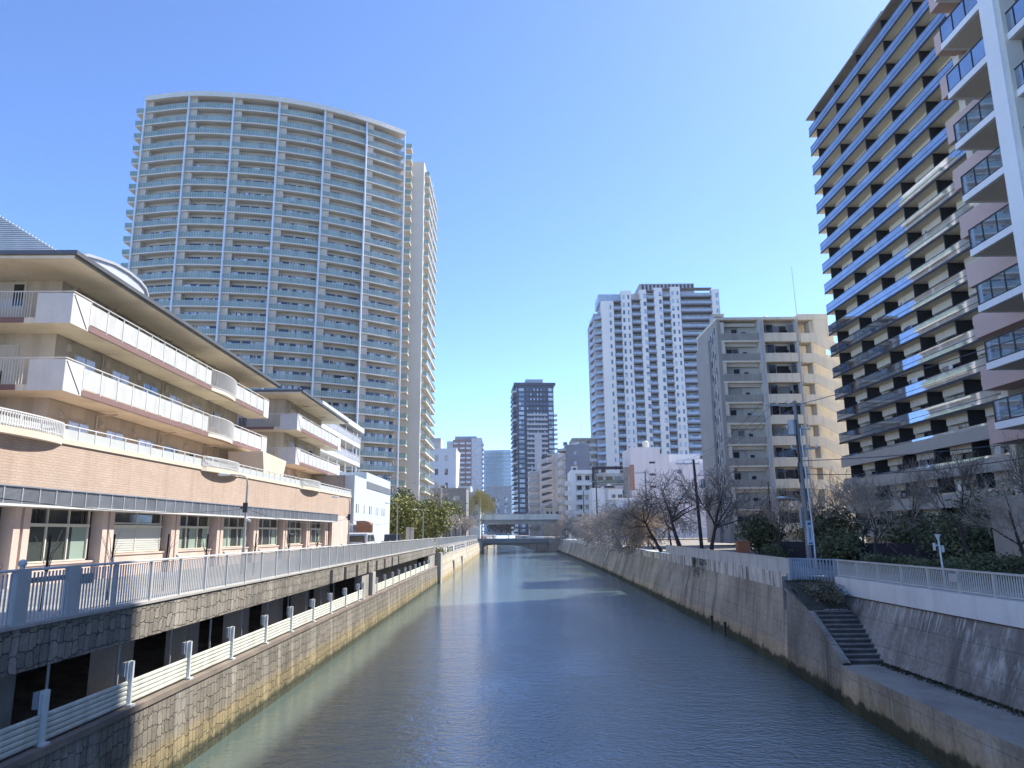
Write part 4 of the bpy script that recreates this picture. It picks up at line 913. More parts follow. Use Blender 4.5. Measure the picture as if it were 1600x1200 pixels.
# stair tower
MB().box(12.3,20.5,4.4,9,0,28.5).box(12.3,18.2,4.4,9,28.5,33.2).build('stair_back_wall',BG,t); MB().box(14.2,14.6,.3,2.4,0,33).build('stair_spine',BG,t)
MB().box(12.3,16.9,-.2,9,33.1,34.0).box(14.6,16.9,-.15,.0,30.3,33.1).build('stair_roof',BG,t)
for k in range(10):
    z=ZL[k]-3.15-.4
    MB().vprism([(12.5,z+.1),(14.3,z+.1),(18.2,z-2.0),(18.2,z-.25),(14.5,z+1.5),(12.5,z+1.5)],-.2,.0).vprism([(12.5,z+.1),(14.3,z+.1),(14.3,z+.3),(12.5,z+.3)],.0,2.4).build('stair_parapet',BG,t)
    MB().vprism([(14.6,z+1.7),(18.0,z-.2),(18.0,z+1.4),(14.6,z+1.7)],.9,1.0).build('stair_inner_wall',BG,t)
MB().box(8.2,9.4,3,4,33.6,34.3).ball((8.8,3.5,34.5),.35).build('roof_dish',WHITE,t)
# ---------------------------------------------------------------- big dark balcony block
PANELB=mat('panel_beige',(.74,.67,.53),.8,.05,.3,.03); SLABD=mat('dark_slab',(.055,.05,.055),.6,.1); LPAR=mat('brown_parapet',(.45,.39,.32),.8,.05,.3)
MIR=glassmat('mirror_glass',.9,.64,.03,(.76,.80,.86),(.35,.38,.42))
t=thing('apartment_slab','long dark balconied apartment slab with sky reflecting glass rails on the right','building',(45,100,0),-math.pi/2)
LN=74; ZR=62.6; FHb=3.08
MB().box(0.6,LN,1.9,16,0,ZR-.4).build('wall',PANELB,t)
MB().box(-.1,LN,-.3,16,ZR-.3,ZR-.1).box(-.1,LN,.1,16,ZR-.1,ZR+.25).build('roof',mat('roof_slab_brown',(.32,.28,.24),.7),t)
MB().box(12,20,1.5,6,ZR+.25,ZR+2.6).build('roof_rail',GREYM,t)
bay=6.55; wins=[]; voids=[]; pans=[]; acs=[]; lau=[]; acu=[]
for f in range(20):
    z=ZR-1.9-FHb*f-1.0
    if z<.5: break
    low=z<12.2
    b=MB().box(0,LN,0,1.9,z-.2,z+.06).build('balcony',PANELB if not low else LPAR,t)
    if low:
        MB().box(0,LN,-.08,.06,z-.35,z+.95).build('solid_parapet',LPAR,b); MB().box(.1,LN,-.0,.03,z+.95,z+1.2).build('glass_railing',MIR,b)
    else:
        MB().box(-.0,LN,-.03,-.0,z-.02,z+.42).box(0,LN,-.03,0,z+.47,z+1.16).box(0,.03,0,1.9,z+.06,z+1.16).build('glass_railing',MIR,b)
        MB().box(0,LN,-.05,.02,z+.42,z+.47).box(0,LN,-.06,.02,z+1.16,z+1.22).box(0,LN,-.07,.01,z-.26,z-.02).build('rail_frame',SLABD,b)
    for k in range(12):
        x=2.2+k*bay
        if x+bay>LN+3: break
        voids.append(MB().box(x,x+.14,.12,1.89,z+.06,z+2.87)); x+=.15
        pans.append(MB().box(x+.9,x+bay-.6,1.25,1.89,z+2.05,z+2.87).box(x+2.4,x+2.65,1.2,1.26,z+2.35,z+2.6))
        m=MB().box(x+2.0,x+4.6,1.8,1.89,z+.1,z+2.2,0).box(x+2.1,x+3.25,1.77,1.8,z+.2,z+2.1,1).box(x+3.35,x+4.5,1.77,1.8,z+.2,z+2.1,1); wins.append(m)
        acu.append(MB().box(x+4.5,x+5.0,1.45,1.8,z+.08,z+.7))
        if rnd.random()<.3: L_=rnd.uniform(.6,2); lau.append(MB().box(x+2.2,x+2.2+L_,.8,.84,z+1.0,z+2.0))
        acs.append(MB().box(x+5.1,x+5.8,1.1,1.85,z+.06,z+2.87))
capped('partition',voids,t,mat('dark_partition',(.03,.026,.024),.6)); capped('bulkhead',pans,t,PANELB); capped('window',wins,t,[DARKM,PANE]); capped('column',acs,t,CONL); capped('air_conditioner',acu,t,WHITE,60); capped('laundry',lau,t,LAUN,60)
# ---------------------------------------------------------------- near white framed block
WSL=mat('white_slab_paint',(.84,.82,.78),.6,.04,.3,.03); PK=mat('dusty_pink_parapet',(.66,.47,.395),.8,.05,.4,.03); SOFT=mat('slab_underside',(.70,.64,.54),.85,.06,.3)
NG=glassmat('tinted_rail_glass',.85,.72,.02,(.62,.70,.80),(.4,.46,.48))
t=thing('apartment_block','near white framed block with pink parapets and dark framed glass balconies at the right edge','building',(24.5,36.7,0),-math.pi/2)
# local x towards the camera, origin at far corner ; y into block
MB().box(-1.0,46,4.2,20,0,64).build('wall',mat('near_wall',(.6,.57,.52),.8,.05),t)
for k in range(19):
    z=6.7+3.09*k
    b=MB().box(0,46,0,4.2,z,z+.1).build('balcony',SOFT,t)
    MB().box(-.02,46,-.04,.16,z-.02,z+.34).box(-.04,.14,.16,2.6,z-.02,z+.34).build('slab_edge',WSL,b)
    g=MB().box(.05,46,.02,.04,z+.42,z+1.42).box(.03,.05,.02,2.6,z+.42,z+1.42); 
    g.build('glass_railing',NG,b)
    q=MB().box(.0,46,-.01,.07,z+1.42,z+1.48).box(.0,.06,.0,2.6,z+1.42,z+1.48); x=.0
    for j in range(42): q.box(j*1.1,j*1.1+.05,-.01,.07,z+.34,z+1.42)
    q.box(0,46,.0,.06,z+.37,z+.42).box(0,.05,1.3,1.35,z+.34,z+1.42).build('rail_frame',DARKM,b)
    MB().box(2.2,3.4,1.6,2.3,z-.06,z-.002).box(9,10.2,1.6,2.3,z-.06,z-.002).build('escape_hatch',DARKM,b)
    if k: pass
    o=MB().box(6.2,9.4,4.1,4.19,z+.3,z+2.5).box(1,4.4,4.1,4.19,z+.3,z+2.5).build('window',DARKM,t); MB().box(6.3,7.7,4.07,4.09,z+.4,z+2.4).box(7.9,9.3,4.07,4.09,z+.4,z+2.4).box(1.1,2.6,4.07,4.09,z+.4,z+2.4).box(2.8,4.3,4.07,4.09,z+.4,z+2.4).build('pane',PANEB,o)
    # pink parapet of the set-back bay
    zz=6.62+3.09*k-.1
    MB().box(-4.6,1.0,2.62,2.85,zz-.05,zz+1.3).box(-4.6,1.0,2.85,4.2,zz-.05,zz+.2).box(-4.6,-4.4,2.85,4.2,zz,zz+1.3).build('pink_parapet',PK,t)
MB().box(-5.0,-4.4,3.9,20,0,64).build('end_wall',PANELB,t)
MB().box(3.85,4.85,-.42,.5,0,64).build('column',WSL,t); MB().box(4.85,5.0,-.2,.6,0,64).build('column_return',SOFT,t)
MB().box(14,15,-.42,.5,0,64).build('column',WSL,t)
MB().box(-2,46,-.1,20,64,65).build('roof',WSL,t)
MB().box(-2,46,.4,4.2,0,3.4).build('base_parapet',LPAR,t)

# roof plant on the small blocks so their tops are not bare
for k,(x,y,z,w_,l) in enumerate(((XP(897,205)+.5,209,18.7,1.6,'grey roof tank on the small white apartment block'),(XP(940,210)+1,214,18.2,2.2,'grey plant room on the cream block roof'),(XP(886,250),254,31.3,1.5,'rooftop tank on the slate grey block'),(XP(835,330),334,28.6,2,'rooftop tank on the block with zigzag stairs'),(XP(1150,107),111,33.6,1.8,'small roof hatch box on the ten storey flats'),(-26,212,14,2.4,'air handling box on the low grey building'),(-20,211,14,1.5,'small box on the right end of the low grey building roof'))):
    t=thing('roof_plant_box',l,'roof plant',(x,y,z),0,'roof plant boxes'); MB().box(-w_/2,w_/2,-w_/2,w_/2,0,w_*.8).box(-w_/2-.06,w_/2+.06,-w_/2-.06,w_/2+.06,w_*.8,w_*.8+.08).build('casing',GREYM,t); MB().box(-w_*.3,w_*.3,-w_/2-.03,-w_/2,w_*.2,w_*.6).build('grille',DARKM,t); MB().tube([(w_*.3,0,w_*.8),(w_*.3,0,w_*1.8)],.04,5).build('vent_pipe',GREYM,t)
# ============================================================ bridges
DECK=mat('bridge_dark_paint',(.22,.25,.28),.6,.08,.3); BTAN=mat('viaduct_tan_paint',(.82,.77,.62),.7,.06,.2,.03,(.3,.27,.22),.4,.3)
t=thing('road_bridge','low grey road bridge over the water at the far end of the river','bridge',(0,262,0))
MB().box(-11.5,12.5,0,8,-1.9,-.35).build('deck',DECK,t)
MB().vprism([(-11.5,-4.9),(-11.5,-1.9),(12.5,-1.9),(12.5,-5.2),(8,-4.9),(3,-3.0),(-2,-2.45),(-7,-2.4),(-10,-2.7)],.5,7.5).build('arch',CON,t)
q=MB().box(-11.5,12.5,-.02,.1,-.35,-.2).box(-11.5,8,-.0,.1,.45,.62)
for k in range(25): q.box(-11.4+k*1,-11.3+k*1,0,.08,-.2,.6)
q.build('railing',WPOST,t); MB().box(12.5,16.5,-.5,6,-5.2,-.3).build('abutment',CONL,t); MB().box(-2.0,-1.6,-.05,.12,-.2,1.5).build('lamp_post',WPOST,t)
t=thing('elevated_road','tan elevated road girder crossing high above the river behind the low bridge','bridge',(0,300,0))
MB().box(-60,26,-.1,10,6.9,9.0).build('parapet',BTAN,t); MB().box(-60,26,-.4,10.2,6.55,6.9).build('deck_edge',CONL,t); MB().box(-60,26,.6,9,5.1,6.55).build('girder',mat('viaduct_girder',(.45,.43,.36),.7),t)
for x in (-30,19): MB().box(x,x+2.5,3,7,-5,5.1).build('pier',CON,t)
MB().box(5.5,5.9,-.3,-.1,7,9.4).build('marker_panel',WHITE,t)
# ============================================================ vegetation
BARK=mat('bark',(.075,.062,.055),.95,.2,2,.2); TWIG=mat('twigs_brown',(.36,.29,.22),.95,.15,1); TWIGP=mat('twigs_budding',(.38,.335,.295),.95,.15,1); TWIGD=mat('twigs_dark',(.17,.135,.105),.95,.15,1)
def branchy(r,h,spread,levels=4,kids=(5,5,5,4),droop=0,rad=.16,trunk_h=.3,lean=(0,0),twig=.012):
    trunk=MB(); crown=MB()
    def grow(p,d,L,rd,lv):
        n=4 if lv<2 else 3; pts=[p]; rads=[rd]; q=p.copy(); dd=d.copy()
        for k in range(n):
            dd=(dd+Vector((r.uniform(-1,1),r.uniform(-1,1),r.uniform(-.6,.8)))*(.16+.05*lv)+Vector((0,0,-droop*lv*.12))).normalized()
            q=q+dd*(L/n); pts.append(q.copy()); rads.append(max(twig,rd*(1-.62*(k+1)/n)))
        (trunk if lv<2 else crown).tube(pts,rads,6 if lv==0 else (5 if lv==1 else 3),cap=False)
        if lv<levels:
            for i in range(kids[lv]):
                f=r.uniform(.3 if lv else .55,1.0); a=f*n; k=min(n-1,int(a)); s=pts[k].lerp(pts[k+1],a-k)
                ang=r.uniform(0,2*math.pi); tilt=r.uniform(.45,1.15)*spread
                ax=dd.orthogonal().normalized(); nd=Matrix.Rotation(ang,3,dd)@(Matrix.Rotation(min(1.5,tilt),3,ax)@dd)
                nd=(nd+Vector((0,0,.25 if droop==0 else .05))).normalized()
                grow(s,nd,L*r.uniform(.5,.8)*(1 if lv else 1.15),rads[k]*.62,lv+1)
    grow(Vector((0,0,0)),Vector((lean[0],lean[1],1)).normalized(),h*.42,rad,0)
    return trunk,crown
def bare_tree(name,label,loc,h,seed,tw=TWIG,group=None,spread=1,levels=4,kids=(5,5,5,4),rad=.16,lean=(0,0),droop=0,twig=.012,rz=0):
    r=random.Random(seed); a,b=branchy(r,h,spread,levels,kids,droop,rad,lean=lean,twig=twig)
    t=thing(name,label,'tree',loc,rz,group); a.build('trunk',BARK,t,True); b.build('crown',tw,t); return t
def leafmat(name,c,c2):
    m=mat(name,c,.65,0,1,spec=.3)
    nt=m.node_tree; p=nt.nodes['Principled BSDF']; n=noise(nt,mapped(nt,(1.3,)*3),1,4,.7); l=ramp(nt,n,[(.35,c),(.62,c2)]); nt.links.new(l,p.inputs['Base Color']); return m
LEAFD=leafmat('leaf_dark',(.075,.09,.04),(.19,.20,.095)); LEAFG=leafmat('leaf_olive',(.085,.11,.03),(.29,.27,.075)); LEAFY=leafmat('leaf_willow',(.40,.33,.10),(.58,.48,.20)); IVY=leafmat('leaf_ivy',(.03,.04,.02),(.11,.12,.06))
def leaves(q,c,rad,n,size,r,clumps=14,sig=.33):
    cs=[]
    for i in range(clumps):
        while True:
            v=Vector((r.uniform(-1,1),r.uniform(-1,1),r.uniform(-1,1)))
            if .35<v.length<1: break
        cs.append(v*.8)
    for i in range(n):
        k=cs[r.randrange(clumps)]; v=k+Vector((r.gauss(0,sig),r.gauss(0,sig),r.gauss(0,sig)))*.8
        p=Vector((c[0]+v.x*rad[0],c[1]+v.y*rad[1],max(c[2]-rad[2]*1.05,c[2]+v.z*rad[2])))
        a=Vector((r.gauss(0,1),r.gauss(0,1),r.gauss(0,1))).normalized(); b=a.orthogonal().normalized(); b=Matrix.Rotation(r.uniform(0,6.28),3,a)@b; e=a.cross(b)
        s=size*r.uniform(.6,1.3); q.face([p-b*s,p+e*s*.5,p+b*s,p-e*s*.5])
    return q
def leafy_tree(name,label,loc,h,w,seed,m,group=None,n=3500,size=.17,cat='tree',trunk=True,lo=.25):
    r=random.Random(seed); t=thing(name,label,cat,loc,0,group)
    if trunk:
        q=MB(); q.tube([(0,0,-.3),(.05,0,h*.3),(0,.1,h*.75)],[.05*h*.35,.04*h*.35,.02],6)
        for k in range(7): a=r.uniform(0,6.28); z=h*r.uniform(.25,.6); q.tube([(0,0,z),(math.cos(a)*w*.3,math.sin(a)*w*.3,z+h*.15),(math.cos(a)*w*.45,math.sin(a)*w*.45,z+h*.3)],[.05,.03,.01],4)
        q.build('trunk',BARK,t)
    leaves(MB(),(0,0,h*(lo+1)/2),(w/2,w/2,h*(1-lo)/2),n,size,r).build('crown',m,t); return t
# left bank
leafy_tree('evergreen_tree','olive green rounded tree beside the pale blue hall end',(-17.0,108,0),6.6,6.5,1,LEAFG,'evergreens on the left bank',n=5500,size=.24,lo=.08)
leafy_tree('evergreen_tree','olive green tree between the hall and the utility pole, second along the bank',(-16.8,118,0),7.4,7.5,2,LEAFG,'evergreens on the left bank',n=6500,size=.24,lo=.05)
leafy_tree('evergreen_tree','yellowish green tree nearest the second lamp beyond the hall',(-15.2,126,0),7.2,7.5,3,LEAFG,'evergreens on the left bank',n=6500,size=.24,lo=.05)
leafy_tree('evergreen_tree','darker taller green tree rising behind the olive trees at the tower foot',(-19,134,0),9.5,5.5,4,LEAFD,'evergreens on the left bank',n=4500,size=.3,lo=.3)
leafy_tree('evergreen_tree','small flat topped pine behind the bare cherries on the left bank',(-16,178,0),9.5,8,5,LEAFG,'evergreens on the left bank',n=3000,size=.3,lo=.45)
bare_tree('bare_tree','tall thin bare tree rising above the evergreens in front of the office block',(-16.4,150,0),12.0,11,TWIG,spread=.55,kids=(8,5,5,3),twig=.02,rad=.2)
ch=[(-12.4,146,6.5,12,'bushy bare cherry just beyond the utility pole on the left bank'),(-12.6,164,7,13,'bare cherry in the middle of the left bank row'),(-12.4,182,7,14,'bare cherry before the willow on the left bank'),(-13.2,205,7.5,15,'bare cherry half hidden behind the willow'),(-15.5,155,7.5,16,'bare cherry set back from the left bank row')]
for x,y,h,s,l in ch: bare_tree('bare_cherry_tree',l,(x,y,0),h,s,TWIGP,'bare cherries on the left bank',spread=1.05,kids=(6,6,6,4),twig=.022)
# willow
r=random.Random(21); t=thing('willow_tree','yellow green weeping willow at the far end of the left bank','tree',(-11.3,236,0))
a,b=branchy(r,10,.9,2,(7,5,0),0,.35,twig=.05); a.add(b).build('trunk',BARK,t)
q=MB()
for k in range(70):
    an=r.uniform(0,6.28); rr=5.2*math.sqrt(r.random()); z0=15.2-3.2*(rr/5.2)**2+r.uniform(-2.5,.4); cx=math.cos(an)*rr; cy=math.sin(an)*rr
    for j in range(34):
        x=cx+r.gauss(0,.42); y=cy+r.gauss(0,.42); z=z0+r.gauss(0,.5); L=r.uniform(1.0,4.4)
        if z-L<2.2: L=max(.3,z-2.2)
        w_=.022; dx=r.uniform(-.3,.3); q.face([(x-w_,y,z),(x+w_,y,z),(x+w_+dx,y+w_,z-L)]) ; q.face([(x,y-w_,z),(x,y+w_,z),(x+dx,y+w_,z-L)])
        for u in (.2,.45,.7,.9):
            px_,pz=x+dx*u,z-L*u; q.face([(px_,y,pz),(px_+.13,y+.05,pz-.16),(px_+.03,y,pz-.22)])
q.build('crown',LEAFY,t)
t=leafy_tree('shrub','yellow green shrub spilling over the start of the tan wall',(-11.2,104,-1.3),1.6,2.8,31,LEAFG,n=1500,size=.14,cat='shrub',trunk=False,lo=0)
for y,l in ((110,'brownish shrub on the tan wall beside a white notice board'),(117,'low olive shrub farther along the tan wall top')): leafy_tree('shrub',l,(-11.4,y,-1.3),1.1,2.6,int(y),LEAFG,n=900,size=.14,cat='shrub',trunk=False,lo=0)
r=random.Random(5); q=leaves(MB(),(-10.9,100.9,-.9),(.9,.5,1.2),900,.12,r); tag(q.build('ivy',IVY),'dark ivy clump hanging over the end of the gallery wall','climbing plant')
# saplings with stakes by the left fence
for k,y in enumerate((18.6,21.6,25.0,28.2,33.5,38.5,44)):
    x=-11.6; r=random.Random(50+k); t=thing('sapling','leafless sapling with black stake behind the left fence, '+['nearest one','second one','in front of the white blind window','just past the blind window','beside the first street lamp','past the first street lamp','farthest along'][k],'sapling',(x,y,0),0,'staked saplings behind the left fence')
    MB().tube([(0,0,0),(.03,.02,1.85)],.028,6).build('stake',BLACK,t)
    q=MB()
    for j in range(6):
        a=r.uniform(0,6.28); q.tube([(0.03,0,r.uniform(.7,1.2)),(.12*math.cos(a),.2*math.sin(a),1.4),(.35*math.cos(a),.5*math.sin(a),1.5+r.random()*.5)],[.01,.008,.004],4)
    q.build('twigs',TWIGD,t)
# right bank trees
LAB=iter(['large dark bare tree leaning over the parapet beside the dark utility pole','dark bare tree just right of the dark utility pole','bare tree with long low limbs reaching over the river before the pale bank trees','bare tree in front of the dark tiled side of the ten storey flats','bare tree in front of the middle of the ten storey flats','thin bare tree in front of the stair of the flats','bare tree with sawn off pale limbs behind the river steps','bare tree right of the tall pole with forked trunk','bare forked tree before the slab block, between pole and signal post','bare tree behind the small white signal post','slender bare tree at the right edge of the park','bare tree at the far right behind the fence'])
rt=[(16.5,73,9.0,TWIGD,1.5,(-.3,-.1),.26),(18.2,69,9,TWIGD,1.0,(.1,0),.22),(16.2,82,9,TWIGD,1.45,(-.4,0),.22),(22.5,64,6.5,TWIG,.9,(0,0),.12),(24.5,60,6.5,TWIG,.9,(.1,0),.12),(24,52,6.5,TWIG,.9,(0,0),.1),(20.3,42,6,TWIG,1,(0,.1),.12),(22.6,42,6.6,TWIG,.8,(.1,0),.13),(22.0,36,6.2,TWIGD,.8,(0,0),.15),(23,33.5,5.6,TWIG,.9,(-.1,0),.12),(27,38,7,TWIGD,.7,(0,0),.13),(24.5,31,6,TWIG,.8,(.1,0),.13)]
for i,(x,y,h,tw,sp,ln,rd) in enumerate(rt):
    bare_tree('bare_tree',next(LAB),(x,y,-.42),h,100+i,tw,'bare trees in the riverside park',spread=sp,kids=(6,6,5,4) if i<3 else (5,5,5,4),rad=rd,lean=ln,twig=.009 if y<50 else .014)
far=[(16.6,84),(17.4,92),(16.8,101),(18.2,110),(17.2,120),(18.6,131),(17.4,143),(18.4,156),(17.6,170),(18.4,186),(17.6,204),(18.0,224),(17.5,246),(20.5,97),(21,116),(21,138),(21.5,163)]
fw_=['first','second','third','fourth','fifth','sixth','seventh','eighth','ninth','tenth','eleventh','twelfth','thirteenth']
for i,(x,y) in enumerate(far):
    l=('pale budding cherry overhanging the right bank wall, %s of the row from the near end'%fw_[i]) if i<13 else 'pale budding cherry set back from the wall, %s of the rear row'%fw_[i-13]
    bare_tree('bare_cherry_tree',l,(x,y,-.42),8.2+(i%3)*.7-(1.5 if i<2 else 0),200+i,TWIGP if i>1 else TWIG,'budding cherries along the right bank',spread=1.25,kids=(7,6,6,4),rad=.15,lean=(-.45 if i<13 else 0,0),droop=.35,twig=.016+.00006*y)
eg=[(27.5,34,4.2,4.2,'dark evergreen at the right edge in front of the near block'),(30,42,5.0,5.5,'broad dark evergreen left of the near block'),(25.5,47,3.2,4.5,'dark evergreen mound behind the forked tree'),(21.6,49,2.2,3.2,'low dark evergreen behind the tall pole'),(27,62,4.0,5.5,'dark evergreen at the foot of the stair of the flats'),(23,70,3.6,4.5,'dark evergreen at the foot of the beige flats'),(33,52,4.6,6,'rounded dark evergreen before the middle of the slab block'),(24.5,41,2.6,3.5,'small dark shrub-like evergreen under the bare trees')]
for i,(x,y,h,w_,l) in enumerate(eg): leafy_tree('evergreen_tree',l,(x,y,-.42),h,w_,300+i,LEAFD,'dark evergreens in the riverside park',n=4200,size=.12 if y<50 else .16,lo=.05)
for i,(x,y,h,w_,l) in enumerate([(19.5,38.5,1.0,3,'low shrub mound right of the tall pole'),(21.5,33,1.1,3.6,'low clipped shrub behind the fence near the signal post'),(22.4,28.5,1.3,4,'low shrub mound at the far right behind the fence'),(19,34,1.0,2.2,'small scrubby shrub close behind the fence'),(20.5,57,1.2,3,'scrubby shrub to the right of the orange cabinet')]):
    leafy_tree('shrub',l,(x,y,-.42),h,w_,330+i,LEAFD,'shrubs in the riverside park',n=2600,size=.09,cat='shrub',trunk=False,lo=-.1)
hg=thing('hedge_fence','long dark slatted fence running behind the park trees','fence')
MB().beam([(20.2,58),(21.5,50),(23.5,44),(28,36),(31,24)],[(-.05,-.42),(.05,-.42),(.05,.95),(-.05,.95)]).build('panel',mat('dark_fence',(.022,.02,.028),.8,.1),hg)
# far wooded bank under the bridges
for k,(x,l) in enumerate(((-14,'left'),(-6,'middle left'),(2,'middle right'),(10,'right'))):
    leafy_tree('dense_tree','dark brown tree on the far bank seen under the elevated road, '+l,(x,604+k*2,0),13,13,400+k,mat('dull_brown_foliage',(.07,.055,.045),.9,.2) if k==0 else MATS['dull_brown_foliage'],'dark trees on the far bank',n=2600,size=.6,lo=.05)
# ivy on the steps and parapet
r=random.Random(9); q=leaves(MB(),(14.1,35.2,-1.0),(.72,1.9,.5),7000,.06,r,clumps=40,sig=.3); tag(q.build('ground_cover',leafmat('dry_ground_cover',(.05,.055,.03),(.22,.19,.12))),'dry brown green ground cover over the upper steps','ground cover',kind='stuff')
q=MB()
for i in range(120):
    x=r.uniform(13.5,14.5); y=r.choice((r.uniform(33.0,33.6),r.uniform(33,36.4))); z=-1.63 if y<33.7 else -.78+r.uniform(-.1,.12); s=r.uniform(.02,.075); a=r.uniform(0,3.14)
    q.face([(x-s,y,z+.01),(x,y-s,z+.02),(x+s,y,z+.03),(x,y+s*.7,z+.02)])
for i in range(12):
    k=r.randrange(11); y=29.75+3.5*k/11; z=-3.28+1.63*(k+1)/11+.01; x=r.uniform(13.1,14.4); s=r.uniform(.02,.05); q.face([(x-s,y,z),(x,y-s,z),(x+s,y,z+.01),(x,y+s,z)])
tag(q.build('litter',mat('litter_white',(.55,.57,.6),.6,.2,8)),'scraps of white litter scattered on the river steps','litter',kind='stuff')
q=MB(); 
for i in range(2600):
    y=r.uniform(14,29.6); x=14.12-r.random()**3*.35; s=r.uniform(.012,.035); z=-3.28+r.random()*.07
    q.face([(x-s,y,z),(x,y-s,z+s*2),(x+s,y,z)])
tag(q.build('weeds',leafmat('weeds_dull',(.05,.055,.03),(.12,.11,.06))),'line of weeds and moss where the ledge meets the wall','weeds',kind='stuff')
for k,(y,n,l) in enumerate(((60,500,'dark ivy patch hanging over the white parapet below the leaning tree'),(57.3,260,'smaller ivy patch on the parapet and wall beside the leaning tree'))):
    q=MB()
    for j in range(10):
        yy=y+r.uniform(-1.2,1.2); x=xp(yy)-.06; z0=-.3; L=r.uniform(.3,1.7)
        for i in range(n//10):
            u=r.random(); p=Vector((x-.04+r.uniform(-.05,.02)-(max(0,u*L-.75)*.0),yy+r.gauss(0,.09),z0-u*L)); s=r.uniform(.03,.07); q.face([p+Vector((0,-s,0)),p+Vector((-.03,0,-s)),p+Vector((0,s,0)),p+Vector((-.02,0,s))])
    tag(q.build('ivy',IVY),l,'climbing plant')
# ============================================================ poles, lamps, wires
GPOLE=mat('lamp_post_paint',(.36,.37,.36),.5,.05); CPOLE=mat('pole_concrete',(.27,.26,.25),.85,.08,1,.05); LAMPG=mat('lamp_glass',(.62,.66,.64),.25,.03)
def street_lamp(label,x,y,h=4.5,arm=-.95,zb=0,box=False,group='street lamps along the left walkway'):
    t=thing('street_lamp',label,'street lamp',(x,y,zb),0,group)
    MB().tube([(0,0,0),(0,0,1.2)],.085,8).tube([(0,0,1.2),(0,0,h-.45)],[.06,.05],8).build('post',GPOLE,t)
    s=1 if arm>0 else -1
    pts=[(0,0,h-.45),(s*.03,0,h-.22),(s*.14,0,h-.06),(s*.35,0,h),(arm,0,h+.06)]
    MB().tube(pts,.035,6).build('arm',GPOLE,t)
    q=MB().ball((0,0,0),.17,10,6,0,.45); q.v=[(arm+s*.18+a*1.9,b,h+.05+c) for a,b,c in q.v]; q.build('lamp_head',LAMPG,t)
    if box: MB().box(-.1,.1,-.16,-.06,h*.62,h*.72).box(-.25,-.0,-.05,.05,h*.66,h*.68).build('sensor_box',DARKM,t); MB().tube([(.05,-.1,h*.56),(.32,-.2,h*.53)],.06,8).build('camera',WHITE,t)
    return t
for i,(y,l) in enumerate(((34.6,'nearest grey street lamp with sensor boxes in front of the care home podium'),(56.5,'second street lamp, in front of the podium end corner'),(80,'third street lamp, by the far corner of the pale blue hall'),(103,'fourth street lamp, in front of the olive green trees'),(126,'fifth street lamp beside the white utility pole'),(150,'sixth street lamp among the bare cherries'),(176,'most distant street lamp before the willow'))):
    street_lamp(l,-12.5,y,4.55 if i<2 else 5.0,box=i<2)
def pole(name,label,x,y,zb,h,r0=.16,m=CPOLE,lean=(0,0),arms=(),xf=None,gap=.35,group=None):
    t=thing(name,label,'utility pole',(x,y,zb),0,group)
    MB().tube([(0,0,0),(lean[0],lean[1],h)],[r0,r0*.62],10).build('pole',m,t)
    for z,a0,a1 in arms:
        MB().box(a0,a1,-.05,.05,z,z+.09).build('crossarm',GREYM,t)
        q=MB(); n=3
        for k in range(4):
            xx=a0+(a1-a0)*k/3; q.tube([(xx,0,z+.09),(xx,0,z+.3)],.045,6)
        q.build('insulator',LAMPG,t)
    if xf: MB().tube([(xf[0],0,xf[1]),(xf[0],0,xf[1]+.9)],.24,10).build('transformer',GREYM,t)
    return t
pr=pole('utility_pole','tall concrete utility pole behind the gate at the head of the river steps',17.45,44.2,-.42,10.0,.17,arms=((9.7,-1.9,.3),(8.2,-.7,.7),(7.0,-.5,1.0)),xf=(-.38,7.9),lean=(-.1,0))
MB().tube([(.28,-.1,0),(.3,-.1,2),(.1,-.15,6.8),(.05,-.15,8.2)],[.075,.06,.055,.05],8).build('steel_conduit',mat('galvanised',(.5,.51,.52),.35,.05,metal=.4),pr)
MB().tube([(-.16,-.1,6.2),(-.2,-.1,8.8)],.06,6).tube([(-.22,-.05,5.0),(-.24,-.1,6.2)],.04,6).build('cable_duct',DARKM,pr)
sgn=MB().box(-.14,.2,-.24,-.2,1.35,2.75).build('notice_board',mat('notice_white',(.6,.63,.66),.5),pr)
MB().box(-.05,.13,-.255,-.241,2.5,2.66).box(-.06,.14,-.255,-.241,1.40,1.5).box(.0,.03,-.255,-.241,1.6,2.4).box(.06,.085,-.255,-.241,1.65,2.35).build('blue_lettering',mat('notice_blue',(.06,.14,.33),.5),sgn)
street_lamp('grey street lamp bracketed beside the tall pole over the right bank',17.1,44.1,1.75,-.85,1.9,group=None)
pole('utility_pole','dark utility pole with transformer among the bare trees by the leaning tree',19.4,77,-.42,9.6,.2,mat('dark_pole',(.07,.065,.065),.8),arms=((9.1,-2.2,.2),(7.9,-.3,1.2)),xf=(.5,6.6),lean=(-.35,0))
pole('utility_pole','thin grey pole with crossarm in front of the pink building',19.5,108,-.42,11.0,.14,arms=((10.6,-1.6,.3),(9.2,-.4,1.4)))
pole('utility_pole','thin pole before the brown sign slab',19.9,127,-.42,12.2,.15)
pole('utility_pole','dark pole with double crossarm in front of the cream house',18.7,165,-.42,15.5,.2,MATS['dark_pole'],arms=((13.2,-1.9,1.3),(12.2,-.2,.9)))
pole('utility_pole','slender dark pole before the small white apartment block',15.8+1.2,178,-.42,12,.15,MATS['dark_pole'])
pole('utility_pole','white pole with wide T crossarm above the left bank trees',-13.6,140,0,10.2,.2,WHITE,arms=((9.6,-2.6,.9),))
pole('utility_pole','slim pale pole left of the willow',-12.6,215,0,13.5,.18)
pole('utility_pole','slim black post in front of the flats side wall',23.6,68,-.42,6.6,.06,BLACK)
